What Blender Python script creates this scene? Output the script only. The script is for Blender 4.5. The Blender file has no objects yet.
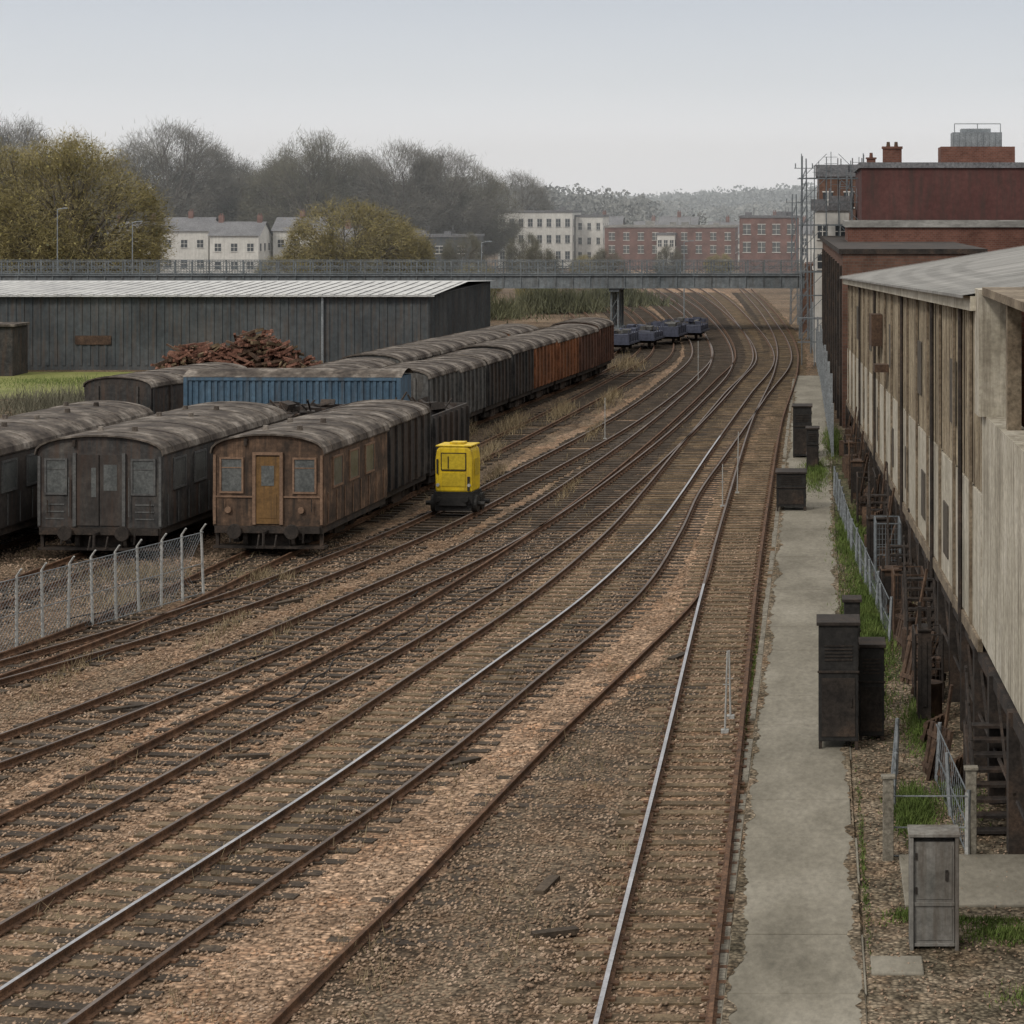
import bpy, math, random
import numpy as np
from mathutils import Vector, Matrix
R = random.Random(7)
NR = np.random.RandomState(5)
scene = bpy.context.scene
COL = scene.collection

# ------------------------------------------------------------ materials
def new_mat(name):
    m = bpy.data.materials.new(name); m.use_nodes = True
    nt = m.node_tree
    return m, nt, nt.nodes, nt.links, nt.nodes['Principled BSDF']

def ramp(nodes, cols, lo=0.3, hi=0.7):
    r = nodes.new('ShaderNodeValToRGB')
    el = r.color_ramp.elements
    n = len(cols)
    while len(el) < n: el.new(0.5)
    for i, c in enumerate(cols):
        el[i].position = lo + (hi-lo)*i/max(1, n-1)
        el[i].color = (c[0], c[1], c[2], 1)
    return r

def mat(name, cols, scale=1.0, rough=0.85, bump=0.3, stretch=(1,1,1), fine=12.0, contrast=0.5, metal=0.0, bdist=0.02,
        streak=None, streak_amt=0.5, lo=0.3, hi=0.7, sfreq=3.0):
    m, nt, N, L, B = new_mat(name)
    tc = N.new('ShaderNodeTexCoord'); mp = N.new('ShaderNodeMapping')
    L.new(tc.outputs['Object'], mp.inputs['Vector'])
    mp.inputs['Scale'].default_value = stretch
    n1 = N.new('ShaderNodeTexNoise'); n1.inputs['Scale'].default_value = scale; n1.inputs['Detail'].default_value = 8; n1.inputs['Roughness'].default_value = 0.65
    L.new(mp.outputs[0], n1.inputs['Vector'])
    r = ramp(N, cols, lo, hi); L.new(n1.outputs['Fac'], r.inputs[0])
    n2 = N.new('ShaderNodeTexNoise'); n2.inputs['Scale'].default_value = fine; n2.inputs['Detail'].default_value = 5; n2.inputs['Roughness'].default_value = 0.7
    L.new(mp.outputs[0], n2.inputs['Vector'])
    mr = N.new('ShaderNodeMapRange'); mr.inputs[1].default_value = 0.3; mr.inputs[2].default_value = 0.7
    mr.inputs[3].default_value = 1-contrast; mr.inputs[4].default_value = 1+contrast
    L.new(n2.outputs['Fac'], mr.inputs[0])
    mx = N.new('ShaderNodeVectorMath'); mx.operation = 'SCALE'
    L.new(r.outputs[0], mx.inputs[0]); L.new(mr.outputs[0], mx.inputs['Scale'])
    out = mx.outputs[0]
    if streak:
        mp2 = N.new('ShaderNodeMapping'); mp2.inputs['Scale'].default_value = (sfreq, sfreq, 0.22)
        L.new(tc.outputs['Object'], mp2.inputs['Vector'])
        n3 = N.new('ShaderNodeTexNoise'); n3.inputs['Scale'].default_value = 1.3; n3.inputs['Detail'].default_value = 6; n3.inputs['Roughness'].default_value = .7
        L.new(mp2.outputs[0], n3.inputs['Vector'])
        mr3 = N.new('ShaderNodeMapRange'); mr3.inputs[1].default_value = 0.46; mr3.inputs[2].default_value = 0.66
        mr3.inputs[4].default_value = streak_amt
        L.new(n3.outputs['Fac'], mr3.inputs[0])
        mm = N.new('ShaderNodeMix'); mm.data_type = 'RGBA'
        L.new(mr3.outputs[0], mm.inputs['Factor']); L.new(out, mm.inputs[6]); mm.inputs[7].default_value = (*streak, 1)
        out = mm.outputs[2]
    L.new(out, B.inputs['Base Color'])
    B.inputs['Roughness'].default_value = rough; B.inputs['Metallic'].default_value = metal
    B.inputs['Specular IOR Level'].default_value = 0.25
    if bump > 0:
        b = N.new('ShaderNodeBump'); b.inputs['Strength'].default_value = bump; b.inputs['Distance'].default_value = bdist
        L.new(n2.outputs['Fac'], b.inputs['Height']); L.new(b.outputs[0], B.inputs['Normal'])
    return m

def gravel(name, cols, cell=11.0, big=0.35, mid=1.6, con=0.55, bdist=0.05):
    m, nt, N, L, B = new_mat(name)
    tc = N.new('ShaderNodeTexCoord')
    v = N.new('ShaderNodeTexVoronoi'); v.inputs['Scale'].default_value = cell
    L.new(tc.outputs['Object'], v.inputs['Vector'])
    sx = N.new('ShaderNodeSeparateColor'); L.new(v.outputs['Color'], sx.inputs[0])
    n1 = N.new('ShaderNodeTexNoise'); n1.inputs['Scale'].default_value = big; n1.inputs['Detail'].default_value = 9; n1.inputs['Roughness'].default_value = .7
    L.new(tc.outputs['Object'], n1.inputs['Vector'])
    r = ramp(N, cols, 0.34, 0.66); L.new(n1.outputs['Fac'], r.inputs[0])
    n2 = N.new('ShaderNodeTexNoise'); n2.inputs['Scale'].default_value = mid; n2.inputs['Detail'].default_value = 8; n2.inputs['Roughness'].default_value = .8
    L.new(tc.outputs['Object'], n2.inputs['Vector'])
    mr = N.new('ShaderNodeMapRange'); mr.inputs[1].default_value = 0.3; mr.inputs[2].default_value = 0.7
    mr.inputs[3].default_value = 0.58; mr.inputs[4].default_value = 1.42
    L.new(n2.outputs['Fac'], mr.inputs[0])
    mv = N.new('ShaderNodeMapRange'); mv.inputs[3].default_value = 1-con; mv.inputs[4].default_value = 1+con
    L.new(sx.outputs[0], mv.inputs[0])
    md = N.new('ShaderNodeMapRange'); md.inputs[1].default_value = 0.25; md.inputs[2].default_value = 0.75
    md.inputs[3].default_value = 1.15; md.inputs[4].default_value = 0.5
    L.new(v.outputs['Distance'], md.inputs[0])
    a = N.new('ShaderNodeMath'); a.operation = 'MULTIPLY'; L.new(mr.outputs[0], a.inputs[0]); L.new(mv.outputs[0], a.inputs[1])
    a2 = N.new('ShaderNodeMath'); a2.operation = 'MULTIPLY'; L.new(a.outputs[0], a2.inputs[0]); L.new(md.outputs[0], a2.inputs[1])
    mx = N.new('ShaderNodeVectorMath'); mx.operation = 'SCALE'
    L.new(r.outputs[0], mx.inputs[0]); L.new(a2.outputs[0], mx.inputs['Scale'])
    # rust stained patches
    n4 = N.new('ShaderNodeTexNoise'); n4.inputs['Scale'].default_value = .55; n4.inputs['Detail'].default_value = 6; n4.inputs['Roughness'].default_value = .75
    L.new(tc.outputs['Object'], n4.inputs['Vector'])
    m4 = N.new('ShaderNodeMapRange'); m4.inputs[1].default_value = .48; m4.inputs[2].default_value = .68; m4.inputs[4].default_value = .6
    L.new(n4.outputs['Fac'], m4.inputs[0])
    mul = N.new('ShaderNodeMix'); mul.data_type = 'RGBA'; mul.blend_type = 'MULTIPLY'
    L.new(m4.outputs[0], mul.inputs['Factor']); L.new(mx.outputs[0], mul.inputs[6]); mul.inputs[7].default_value = (.95, .68, .5, 1)
    L.new(mul.outputs[2], B.inputs['Base Color'])
    B.inputs['Roughness'].default_value = 0.95; B.inputs['Specular IOR Level'].default_value = 0.1
    inv = N.new('ShaderNodeMath'); inv.operation = 'SUBTRACT'; inv.inputs[0].default_value = 1.0
    L.new(v.outputs['Distance'], inv.inputs[1])
    b = N.new('ShaderNodeBump'); b.inputs['Strength'].default_value = 0.8; b.inputs['Distance'].default_value = bdist
    L.new(inv.outputs[0], b.inputs['Height']); L.new(b.outputs[0], B.inputs['Normal'])
    return m

def brick(name, c1, c2, mortar, scale=1.0):
    m, nt, N, L, B = new_mat(name)
    tc = N.new('ShaderNodeTexCoord')
    sep = N.new('ShaderNodeSeparateXYZ'); L.new(tc.outputs['Object'], sep.inputs[0])
    ad = N.new('ShaderNodeMath'); ad.operation = 'ADD'; L.new(sep.outputs[0], ad.inputs[0]); L.new(sep.outputs[1], ad.inputs[1])
    cb = N.new('ShaderNodeCombineXYZ'); L.new(ad.outputs[0], cb.inputs[0]); L.new(sep.outputs[2], cb.inputs[1])
    bt = N.new('ShaderNodeTexBrick'); bt.inputs['Scale'].default_value = 2.2*scale
    bt.inputs['Color1'].default_value = (*c1, 1); bt.inputs['Color2'].default_value = (*c2, 1); bt.inputs['Mortar'].default_value = (*mortar, 1)
    L.new(cb.outputs[0], bt.inputs['Vector'])
    n = N.new('ShaderNodeTexNoise'); n.inputs['Scale'].default_value = 0.5; n.inputs['Detail'].default_value = 8; n.inputs['Roughness'].default_value = .7
    L.new(tc.outputs['Object'], n.inputs['Vector'])
    mr = N.new('ShaderNodeMapRange'); mr.inputs[1].default_value = .3; mr.inputs[2].default_value = .7; mr.inputs[3].default_value = .55; mr.inputs[4].default_value = 1.35
    L.new(n.outputs['Fac'], mr.inputs[0])
    mx = N.new('ShaderNodeVectorMath'); mx.operation = 'SCALE'; L.new(bt.outputs['Color'], mx.inputs[0]); L.new(mr.outputs[0], mx.inputs['Scale'])
    L.new(mx.outputs[0], B.inputs['Base Color']); B.inputs['Roughness'].default_value = .9; B.inputs['Specular IOR Level'].default_value = 0.15
    return m

M = {}
M['ground'] = gravel('yard_ground_mat', [(.09,.066,.045),(.16,.118,.08),(.235,.178,.124)], 12, .12, 1.3)
M['dirt'] = gravel('dark_gravel_mat', [(.075,.058,.042),(.13,.10,.07),(.19,.145,.10)], 14, .3, 2.0)
M['verge'] = gravel('verge_dirt_mat', [(.10,.085,.058),(.18,.148,.105),(.26,.21,.155)], 14, .5, 2.0)
M['bal_tan'] = gravel('ballast_tan_mat', [(.20,.135,.088),(.31,.212,.142),(.40,.28,.192)], 10, .25, 1.8)
M['bal_brown'] = gravel('ballast_brown_mat', [(.13,.09,.058),(.21,.147,.098),(.29,.20,.136)], 10, .3, 1.8)
M['bal_dark'] = gravel('ballast_dark_mat', [(.07,.052,.037),(.12,.088,.06),(.19,.138,.094)], 10, .3, 1.8)
M['stone_a'] = mat('stone_mat', [(.14,.095,.063),(.27,.19,.13),(.41,.31,.23)], 1.3, .95, 0, fine=9, contrast=.6)
M['sleeper_dark'] = mat('sleeper_wood_mat', [(.025,.019,.014),(.05,.038,.027),(.10,.075,.052)], 1.2, .9, .5, fine=14, contrast=.5)
M['sleeper_tan'] = mat('sleeper_weathered_mat', [(.05,.036,.022),(.11,.08,.048),(.20,.145,.088)], 1.2, .9, .5, fine=14, contrast=.5)
M['rust'] = mat('rail_rust_mat', [(.045,.027,.018),(.095,.052,.03),(.155,.086,.05)], 2.5, .85, .2, fine=20)
M['steel'] = mat('polished_rail_mat', [(.24,.24,.25),(.42,.42,.43)], .8, .42, 0, metal=.55, contrast=.3)
M['steel_dull'] = mat('dull_rail_mat', [(.07,.05,.04),(.17,.14,.12)], .35, .6, 0, metal=.3, contrast=.3)
M['concrete'] = mat('path_concrete_mat', [(.13,.118,.092),(.205,.188,.15),(.27,.25,.205)], .35, .9, .25, fine=6, contrast=.22, stretch=(1.6,.7,1))
M['kerb'] = mat('kerb_mat', [(.12,.108,.085),(.24,.22,.18)], 1.5, .9, .3, fine=12)
M['clad'] = mat('cladding_beige_mat', [(.20,.165,.115),(.31,.26,.185),(.40,.345,.255)], .5, .8, .15, fine=9, contrast=.3, streak=(.085,.062,.042), streak_amt=.85)
M['render'] = mat('rendered_wall_mat', [(.27,.245,.19),(.42,.385,.31),(.52,.485,.41)], .6, .9, .3, fine=7, contrast=.3, streak=(.11,.085,.06), streak_amt=.7, sfreq=4)
M['clad_dark'] = mat('pilaster_mat', [(.09,.068,.046),(.17,.135,.095),(.26,.215,.155)], .9, .9, .3, fine=9)
M['iron'] = mat('dark_iron_mat', [(.014,.012,.011),(.032,.026,.022),(.068,.046,.033)], 1.2, .8, .3, fine=14)
M['rustbrown'] = mat('rusty_brown_mat', [(.035,.023,.017),(.07,.044,.03),(.12,.075,.048)], 1.3, .85, .3, fine=12)
M['timber'] = mat('scrap_timber_mat', [(.08,.036,.025),(.15,.072,.05),(.22,.12,.085)], 1.0, .9, .3, fine=8)
M['roof'] = mat('warehouse_roof_mat', [(.13,.125,.115),(.21,.205,.19),(.30,.29,.27)], .4, .85, .2, fine=5, contrast=.35, stretch=(.4,2,1))
M['white_roof'] = mat('shed_roof_mat', [(.30,.30,.30),(.45,.45,.44),(.56,.56,.54)], .4, .75, .1, fine=3, contrast=.2)
M['shed'] = mat('shed_cladding_mat', [(.036,.042,.046),(.062,.07,.074),(.095,.102,.104)], .25, .8, .2, fine=2.5, contrast=.3, streak=(.10,.07,.05), streak_amt=.5)
M['bridge'] = mat('bridge_paint_mat', [(.085,.098,.105),(.135,.15,.158),(.185,.20,.205)], .3, .8, .2, fine=3, contrast=.35, streak=(.07,.06,.05), streak_amt=.5)
M['galv'] = mat('galvanised_mat', [(.17,.185,.195),(.28,.30,.31)], 1.5, .55, 0, metal=.3, contrast=.3)
M['galv_dull'] = mat('dull_galvanised_mat', [(.10,.115,.125),(.18,.195,.205)], 1.5, .7, 0, metal=.2, contrast=.3)
M['whitewall'] = mat('white_painted_wall_mat', [(.46,.45,.42),(.6,.59,.55)], .3, .85, .1, fine=2, contrast=.15, streak=(.32,.305,.275), streak_amt=.4)
M['redbrick'] = brick('red_brick_mat', (.115,.05,.036), (.16,.072,.052), (.14,.105,.09))
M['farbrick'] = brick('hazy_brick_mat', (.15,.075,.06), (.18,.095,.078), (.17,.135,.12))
M['oldbrick'] = brick('old_brick_mat', (.10,.055,.04), (.145,.08,.058), (.11,.09,.075), .8)
M['maroon'] = mat('maroon_cladding_mat', [(.062,.027,.025),(.085,.038,.034),(.11,.052,.046)], .25, .9, .1, fine=3, contrast=.2, streak=(.045,.034,.03), streak_amt=.7, sfreq=1.5)
M['glass'] = mat('window_glass_mat', [(.03,.034,.038),(.06,.066,.072)], .8, .2, 0, contrast=.2)
M['glass2'] = mat('grimy_glass_mat', [(.05,.055,.055),(.13,.135,.13)], 1.5, .3, 0, contrast=.3)
M['glassdirty'] = mat('dirty_pane_mat', [(.045,.038,.03),(.10,.085,.065)], 1.5, .6, 0, contrast=.4)
M['slate'] = mat('slate_roof_mat', [(.10,.10,.105),(.16,.16,.165)], .6, .85, .2, fine=6)
M['coach_rust'] = mat('coach_rust_mat', [(.04,.029,.022),(.095,.06,.04),(.17,.105,.066)], 1.3, .85, .35, fine=6, contrast=.45, streak=(.028,.022,.018), streak_amt=.92, lo=.36, hi=.66)
M['coach_grey'] = mat('coach_grey_mat', [(.026,.026,.026),(.05,.048,.046),(.09,.082,.072)], 1.2, .82, .3, fine=6, contrast=.4, streak=(.085,.05,.034), streak_amt=.7, lo=.36, hi=.66)
M['coach_dark'] = mat('coach_dark_mat', [(.022,.02,.019),(.04,.036,.033),(.068,.058,.05)], .9, .8, .25, fine=7, contrast=.35, streak=(.06,.036,.025), streak_amt=.6)
M['coach_roof'] = mat('coach_roof_mat', [(.036,.028,.023),(.085,.070,.057),(.20,.175,.15)], .8, .88, .35, fine=3.5, contrast=.6, lo=.38, hi=.66)
M['ochre'] = mat('ochre_door_mat', [(.11,.062,.024),(.18,.10,.036)], 1.5, .75, .1, fine=7, contrast=.3, streak=(.055,.037,.024), streak_amt=.8)
M['trim'] = mat('window_trim_mat', [(.13,.08,.052),(.21,.135,.09)], 1.5, .75, .1, contrast=.3)
M['trim_grey'] = mat('grey_trim_mat', [(.055,.055,.055),(.11,.11,.105)], 1.5, .75, .1, contrast=.3)
M['van_black'] = mat('van_black_mat', [(.018,.018,.019),(.036,.035,.034),(.07,.06,.052)], .7, .85, .25, fine=5, streak=(.08,.048,.032), streak_amt=.6)
M['van_grey'] = mat('van_grey_mat', [(.05,.052,.053),(.085,.085,.082),(.13,.122,.11)], .7, .85, .25, fine=5, streak=(.045,.033,.024), streak_amt=.75)
M['van_orange'] = mat('van_orange_mat', [(.115,.045,.022),(.20,.082,.038),(.27,.12,.06)], .7, .85, .25, fine=5, streak=(.055,.035,.024), streak_amt=.8)
M['van_red'] = mat('van_red_mat', [(.06,.032,.023),(.105,.052,.036),(.14,.078,.054)], .7, .85, .25, fine=5, streak=(.04,.027,.021), streak_amt=.7)
M['blue'] = mat('blue_container_mat', [(.042,.08,.12),(.065,.112,.16),(.09,.14,.185)], .5, .75, .15, fine=5, contrast=.25, streak=(.055,.052,.05), streak_amt=.6)
M['blue2'] = mat('dark_blue_mat', [(.035,.04,.06),(.065,.07,.095)], .5, .8, .15, fine=5, contrast=.4)
M['yellow'] = mat('yellow_paint_mat', [(.52,.36,.012),(.68,.49,.02)], 1.2, .55, .1, fine=8, contrast=.18, streak=(.20,.13,.03), streak_amt=.6)
M['yellow2'] = mat('yellow_grimy_pane_mat', [(.36,.26,.02),(.50,.37,.03)], 1.2, .4, .1, fine=8, contrast=.25)
M['black'] = mat('black_paint_mat', [(.012,.012,.012),(.028,.026,.024)], 2, .65, .1, fine=10)
M['cab_grey'] = mat('grey_cabinet_mat', [(.10,.098,.088),(.17,.163,.148),(.235,.225,.205)], 1.3, .85, .2, fine=9, contrast=.3, streak=(.07,.052,.037), streak_amt=.7)
M['grass'] = mat('grass_mat', [(.05,.075,.018),(.09,.13,.03),(.15,.175,.055)], .8, .9, 0, fine=4, contrast=.4)
M['field'] = mat('grass_field_mat', [(.10,.12,.03),(.16,.17,.05),(.20,.19,.08)], .4, .9, .3, fine=4, contrast=.3)
M['moss'] = gravel('mossy_dirt_mat', [(.055,.065,.028),(.105,.10,.058),(.16,.135,.095)], 14, .6, 2.0)
M['dry'] = mat('dry_weed_mat', [(.11,.085,.05),(.22,.17,.10),(.30,.25,.16)], 1.5, .9, 0, fine=5)
M['bark'] = mat('bark_mat', [(.07,.06,.05),(.12,.105,.088)], 1.5, .9, .2, fine=8)
M['twig_grey'] = mat('twig_grey_mat', [(.11,.105,.09),(.15,.142,.12),(.19,.18,.155)], .12, .95, 0, fine=.6, contrast=.2)
M['twig_brown'] = mat('twig_brown_mat', [(.09,.086,.06),(.125,.118,.084),(.165,.155,.112)], .12, .95, 0, fine=.6, contrast=.2)
M['twig_olive'] = mat('olive_twig_mat', [(.16,.135,.06),(.23,.195,.088),(.30,.255,.125)], .2, .95, 0, fine=.9, contrast=.3)
M['leaf_olive'] = mat('olive_leaf_mat', [(.14,.122,.045),(.20,.172,.066),(.27,.23,.095)], .2, .95, 0, fine=.9, contrast=.3)
M['leaf_green'] = mat('green_leaf_mat', [(.06,.064,.038),(.088,.09,.05),(.12,.118,.07)], .2, .95, 0, fine=.9, contrast=.35)
M['far1'] = mat('woodland_near_mat', [(.12,.125,.118),(.155,.158,.148),(.185,.185,.17)], .05, 1, 0, fine=.3, contrast=.12)  # lightened towards grey: distance haze is put into the base colour
M['far2'] = mat('woodland_far_mat', [(.12,.135,.135),(.145,.158,.156),(.17,.18,.175)], .03, 1, 0, fine=.15, contrast=.08)  # blue-grey tint paints aerial haze into the tree colour, besides the mist
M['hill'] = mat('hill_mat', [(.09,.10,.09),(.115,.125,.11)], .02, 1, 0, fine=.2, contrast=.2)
M['post'] = mat('concrete_post_mat', [(.26,.26,.25),(.38,.38,.36)], 1.5, .85, .1, contrast=.25)

# ------------------------------------------------------------ geometry helpers
class MB:
    def __init__(s): s.v=[]; s.f=[]; s.m=[]
    def face(s, pts, mi=0):
        n=len(s.v); s.v.extend([tuple(p) for p in pts]); s.f.append(tuple(range(n,n+len(pts)))); s.m.append(mi)
    def box(s, x0,x1,y0,y1,z0,z1, mi=0, mtx=None):
        n=len(s.v)
        P=[(x0,y0,z0),(x1,y0,z0),(x1,y1,z0),(x0,y1,z0),(x0,y0,z1),(x1,y0,z1),(x1,y1,z1),(x0,y1,z1)]
        if mtx is not None: P=[tuple(mtx@Vector(p)) for p in P]
        s.v.extend(P)
        for f in [(0,3,2,1),(4,5,6,7),(0,1,5,4),(1,2,6,5),(2,3,7,6),(3,0,4,7)]:
            s.f.append(tuple(n+i for i in f)); s.m.append(mi)
    def cyl(s, a, b, r0, r1=None, k=8, mi=0, cap=True):
        if r1 is None: r1=r0
        a=Vector(a); b=Vector(b); d=(b-a)
        if d.length<1e-6: return
        d.normalize()
        u=d.orthogonal().normalized(); w=d.cross(u)
        n=len(s.v)
        for c,r in((a,r0),(b,r1)):
            for i in range(k):
                t=2*math.pi*i/k; s.v.append(tuple(c+u*(math.cos(t)*r)+w*(math.sin(t)*r)))
        for i in range(k):
            j=(i+1)%k; s.f.append((n+i,n+j,n+k+j,n+k+i)); s.m.append(mi)
        if cap:
            s.f.append(tuple(n+i for i in reversed(range(k)))); s.m.append(mi)
            s.f.append(tuple(n+k+i for i in range(k))); s.m.append(mi)
    def prism(s, prof, y0, y1, mi=0, closed=True, caps=True):
        n=len(s.v); k=len(prof)
        for y in (y0,y1):
            for p in prof: s.v.append((p[0],y,p[1]))
        rng = range(k) if closed else range(k-1)
        for i in rng:
            j=(i+1)%k; s.f.append((n+i,n+j,n+k+j,n+k+i)); s.m.append(mi)
        if caps and closed:
            s.f.append(tuple(n+i for i in reversed(range(k)))); s.m.append(mi)
            s.f.append(tuple(n+k+i for i in range(k))); s.m.append(mi)
    def obj(s, name, mats, parent=None, smooth=False, bevel=0):
        me=bpy.data.meshes.new(name+'_mesh'); me.from_pydata(s.v,[],s.f)
        if not isinstance(mats,(list,tuple)): mats=[mats]
        for m in mats: me.materials.append(m)
        me.polygons.foreach_set('material_index', s.m)
        if smooth: me.polygons.foreach_set('use_smooth',[True]*len(s.f))
        me.update()
        o=bpy.data.objects.new(name,me); COL.objects.link(o)
        if parent: o.parent=parent
        if bevel:
            b=o.modifiers.new('bevel','BEVEL'); b.width=bevel; b.segments=2; b.limit_method='ANGLE'
        return o

def group(name, loc=(0,0,0), rz=0.0):
    e=bpy.data.objects.new(name,None); e.location=loc; e.rotation_euler=(0,0,rz); COL.objects.link(e); e.empty_display_size=.5
    return e

def catmull(pts, step=0.8):
    P=[Vector((p[0],p[1])) for p in pts]
    P=[P[0]*2-P[1]]+P+[P[-1]*2-P[-2]]
    out=[]
    for i in range(1,len(P)-2):
        p0,p1,p2,p3=P[i-1],P[i],P[i+1],P[i+2]
        def tj(ti,a,b): return ti+max(1e-4,(b-a).length)**0.5
        t0=0; t1=tj(t0,p0,p1); t2=tj(t1,p1,p2); t3=tj(t2,p2,p3)
        n=max(2,int((p2-p1).length/step))
        for k in range(n):
            t=t1+(t2-t1)*k/n
            A1=p0*((t1-t)/(t1-t0))+p1*((t-t0)/(t1-t0)); A2=p1*((t2-t)/(t2-t1))+p2*((t-t1)/(t2-t1)); A3=p2*((t3-t)/(t3-t2))+p3*((t-t2)/(t3-t2))
            B1=A1*((t2-t)/(t2-t0))+A2*((t-t0)/(t2-t0)); B2=A2*((t3-t)/(t3-t1))+A3*((t-t1)/(t3-t1))
            out.append(B1*((t2-t)/(t2-t1))+B2*((t-t1)/(t2-t1)))
    out.append(P[-2])
    return out

def frames(pl):
    res=[]
    for i,p in enumerate(pl):
        a=pl[max(0,i-1)]; b=pl[min(len(pl)-1,i+1)]
        t=(b-a).normalized(); res.append((p,t,Vector((t.y,-t.x))))
    return res

RAILPROF=[(-.075,.0),(-.075,.02),(-.015,.035),(-.015,.10),(-.034,.115),(-.034,.15),(.034,.15),(.034,.115),(.015,.10),(.015,.035),(.075,.02),(.075,.0)]
def sweep_rail(mb, fr, off, z0, ymax):
    n=len(mb.v); k=len(RAILPROF)
    for p,t,nn in fr:
        c=p+nn*off
        for (a,z) in RAILPROF: mb.v.append((c.x+nn.x*a, c.y+nn.y*a, z0+z))
    for s in range(len(fr)-1):
        for i in range(k-1):
            mb.f.append((n+s*k+i, n+s*k+i+1, n+(s+1)*k+i+1, n+(s+1)*k+i)); mb.m.append((1 if fr[s][0].y<ymax else 2) if i==5 else 0)

track_no=[0]
def strip(name, fr, w0, w1, z, material, jit=.2, parent=None):
    # bed with sloping shoulders that run down into the ground
    mb=MB(); jl=jr=0
    for p,t,nn in fr:
        jl=jl*.75+R.uniform(-jit,jit)*.6; jr=jr*.75+R.uniform(-jit,jit)*.6
        a=p-nn*(w0+jl); b=p+nn*(w1+jr); a2=a-nn*.28; b2=b+nn*.28
        mb.v.append((a2.x,a2.y,-.02)); mb.v.append((a.x,a.y,z)); mb.v.append((b.x,b.y,z)); mb.v.append((b2.x,b2.y,-.02))
    for i in range(len(fr)-1):
        for q in range(3):
            mb.f.append((4*i+q,4*i+q+1,4*i+q+5,4*i+q+4)); mb.m.append(0)
    return mb.obj(name, material, parent)

G=0.75
def track(pts, ballast='bal_brown', sleeper='sleeper_dark', top='steel_dull', rails=(-1,1), y_sleep=(0,400), bw=1.75, sink=0.0, skip=0.0, tops=None, ymax=(900,900)):
    i=track_no[0]; track_no[0]+=1
    g=group('railway_track')
    pl=catmull(pts,.8); fr=frames(pl)
    strip('ballast_bed', fr, bw, bw, .006+.0042*i, M[ballast], .35, g)
    for ri,s in enumerate(rails):
        mb=MB(); sweep_rail(mb, fr, s*G, .085-sink, ymax[ri])
        tt = tops[ri] if tops else top
        mb.obj('rail_%d'%(ri+1), [M['rust'],M[tt],M['steel_dull']], g)
    mb=MB(); acc=0
    for j in range(len(fr)-1):
        p,t,nn=fr[j]; q=fr[j+1][0]; seg=(q-p).length
        while acc<seg:
            c=p+(q-p)*(acc/seg); acc+=.68
            if not(y_sleep[0]<=c.y<=y_sleep[1]) or R.random()<skip: continue
            ang=math.atan2(nn.y,nn.x)+R.uniform(-.02,.02)
            h=1.3+R.uniform(-.05,.08); dx=R.uniform(-.05,.05); zz=.080-sink+R.uniform(-.010,.010)
            mtx=Matrix.Translation((c.x,c.y,0))@Matrix.Rotation(ang,4,'Z')
            mb.box(-h+dx,h+dx,-.135,.135,-.05,zz,0,mtx)
            for s in rails:
                if c.y<110: mb.box(s*G-.16,s*G+.16,-.07,.07,zz,zz+.035,1,mtx)
        acc-=seg
    mb.obj('sleepers',[M[sleeper],M['rust']],g)
    return fr

# ------------------------------------------------------------ ground
mb=MB(); mb.face([(-3000,-200,0),(3000,-200,0),(3000,6000,0),(-3000,6000,0)]); mb.obj('ground',M['ground'])

T1=[(-13.9,20),(-11.95,33),(-9.87,45.1),(-8.45,55.6),(-7.05,66.8),(-6.15,78.8),(-5.75,90),(-5.4,104),(-4.5,135),(-3.6,168),(-6.8,225),(-14,310),(-28,420)]
T2=[(-12.35,20),(-10.4,33),(-8.3,45.1),(-6.95,55.6),(-5.62,66.8),(-5.2,78.8),(-5.1,90),(-4.6,104),(-3.5,135),(-2.4,168),(-4.6,225),(-10,310),(-22,420)]
T3=[(-19,22),(-13.9,41),(-12.5,48.9),(-10.5,60.7),(-8.6,78.8),(-6.9,107),(-5.4,147),(-4.9,170),(-8.9,230),(-17,310),(-32,420)]
T4=[(-21.5,32),(-16.2,47.5),(-14.2,55.6),(-12.2,66),(-10.3,77.6),(-8.5,99.7),(-7.0,130),(-6.4,165),(-10.9,230),(-20,310),(-36,420)]
T5=[(-25.5,40),(-18.9,55.6),(-16.2,64),(-13.4,78.8),(-11.6,96),(-9.6,120),(-8.3,150),(-8.2,175),(-13,230),(-23,310),(-41,420)]
T6=[(-22,45),(-18.4,60),(-17.0,74.4),(-15.7,92),(-14.3,110),(-12.2,145),(-11.2,175),(-16,230),(-28,310),(-46,420)]
T7=[(-19.6,96),(-18.7,106),(-16.6,130),(-14.7,152),(-13.9,180),(-19,235),(-33,320),(-52,420)]
T8=[(-24.0,90),(-22.6,106),(-20.4,130),(-18.4,152),(-17.4,180),(-23,235),(-38,320)]
T9=[(-23.6,56),(-22.0,74.4),(-20.6,92),(-19.6,102)]
T10=[(-28.4,56),(-26.7,74.4),(-25.2,92),(-24.2,106)]
T0=[(-2.0,18),(-2.15,33),(-2.25,48),(-2.4,66),(-2.45,90),(-2.4,120),(-1.9,155),(-2.2,185),(-4.4,235),(-9,310)]
TB=[(-7.4,18),(-6.6,30),(-5.55,39),(-4.55,48.4),(-3.5,57),(-2.45,67),(-2.45,78)]
track(T9,'bal_dark','sleeper_dark','rust')
track(T10,'bal_dark','sleeper_dark','rust')
track(T8,'bal_dark','sleeper_dark','rust',y_sleep=(0,200))
track(T7,'bal_dark','sleeper_dark','rust',y_sleep=(0,250))
track(T6,'bal_dark','sleeper_dark','rust',y_sleep=(0,280),skip=.15)
track(T5,'bal_brown','sleeper_dark','steel_dull',y_sleep=(0,300),skip=.05)
track(T4,'bal_brown','sleeper_dark','steel_dull',y_sleep=(0,300))
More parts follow.
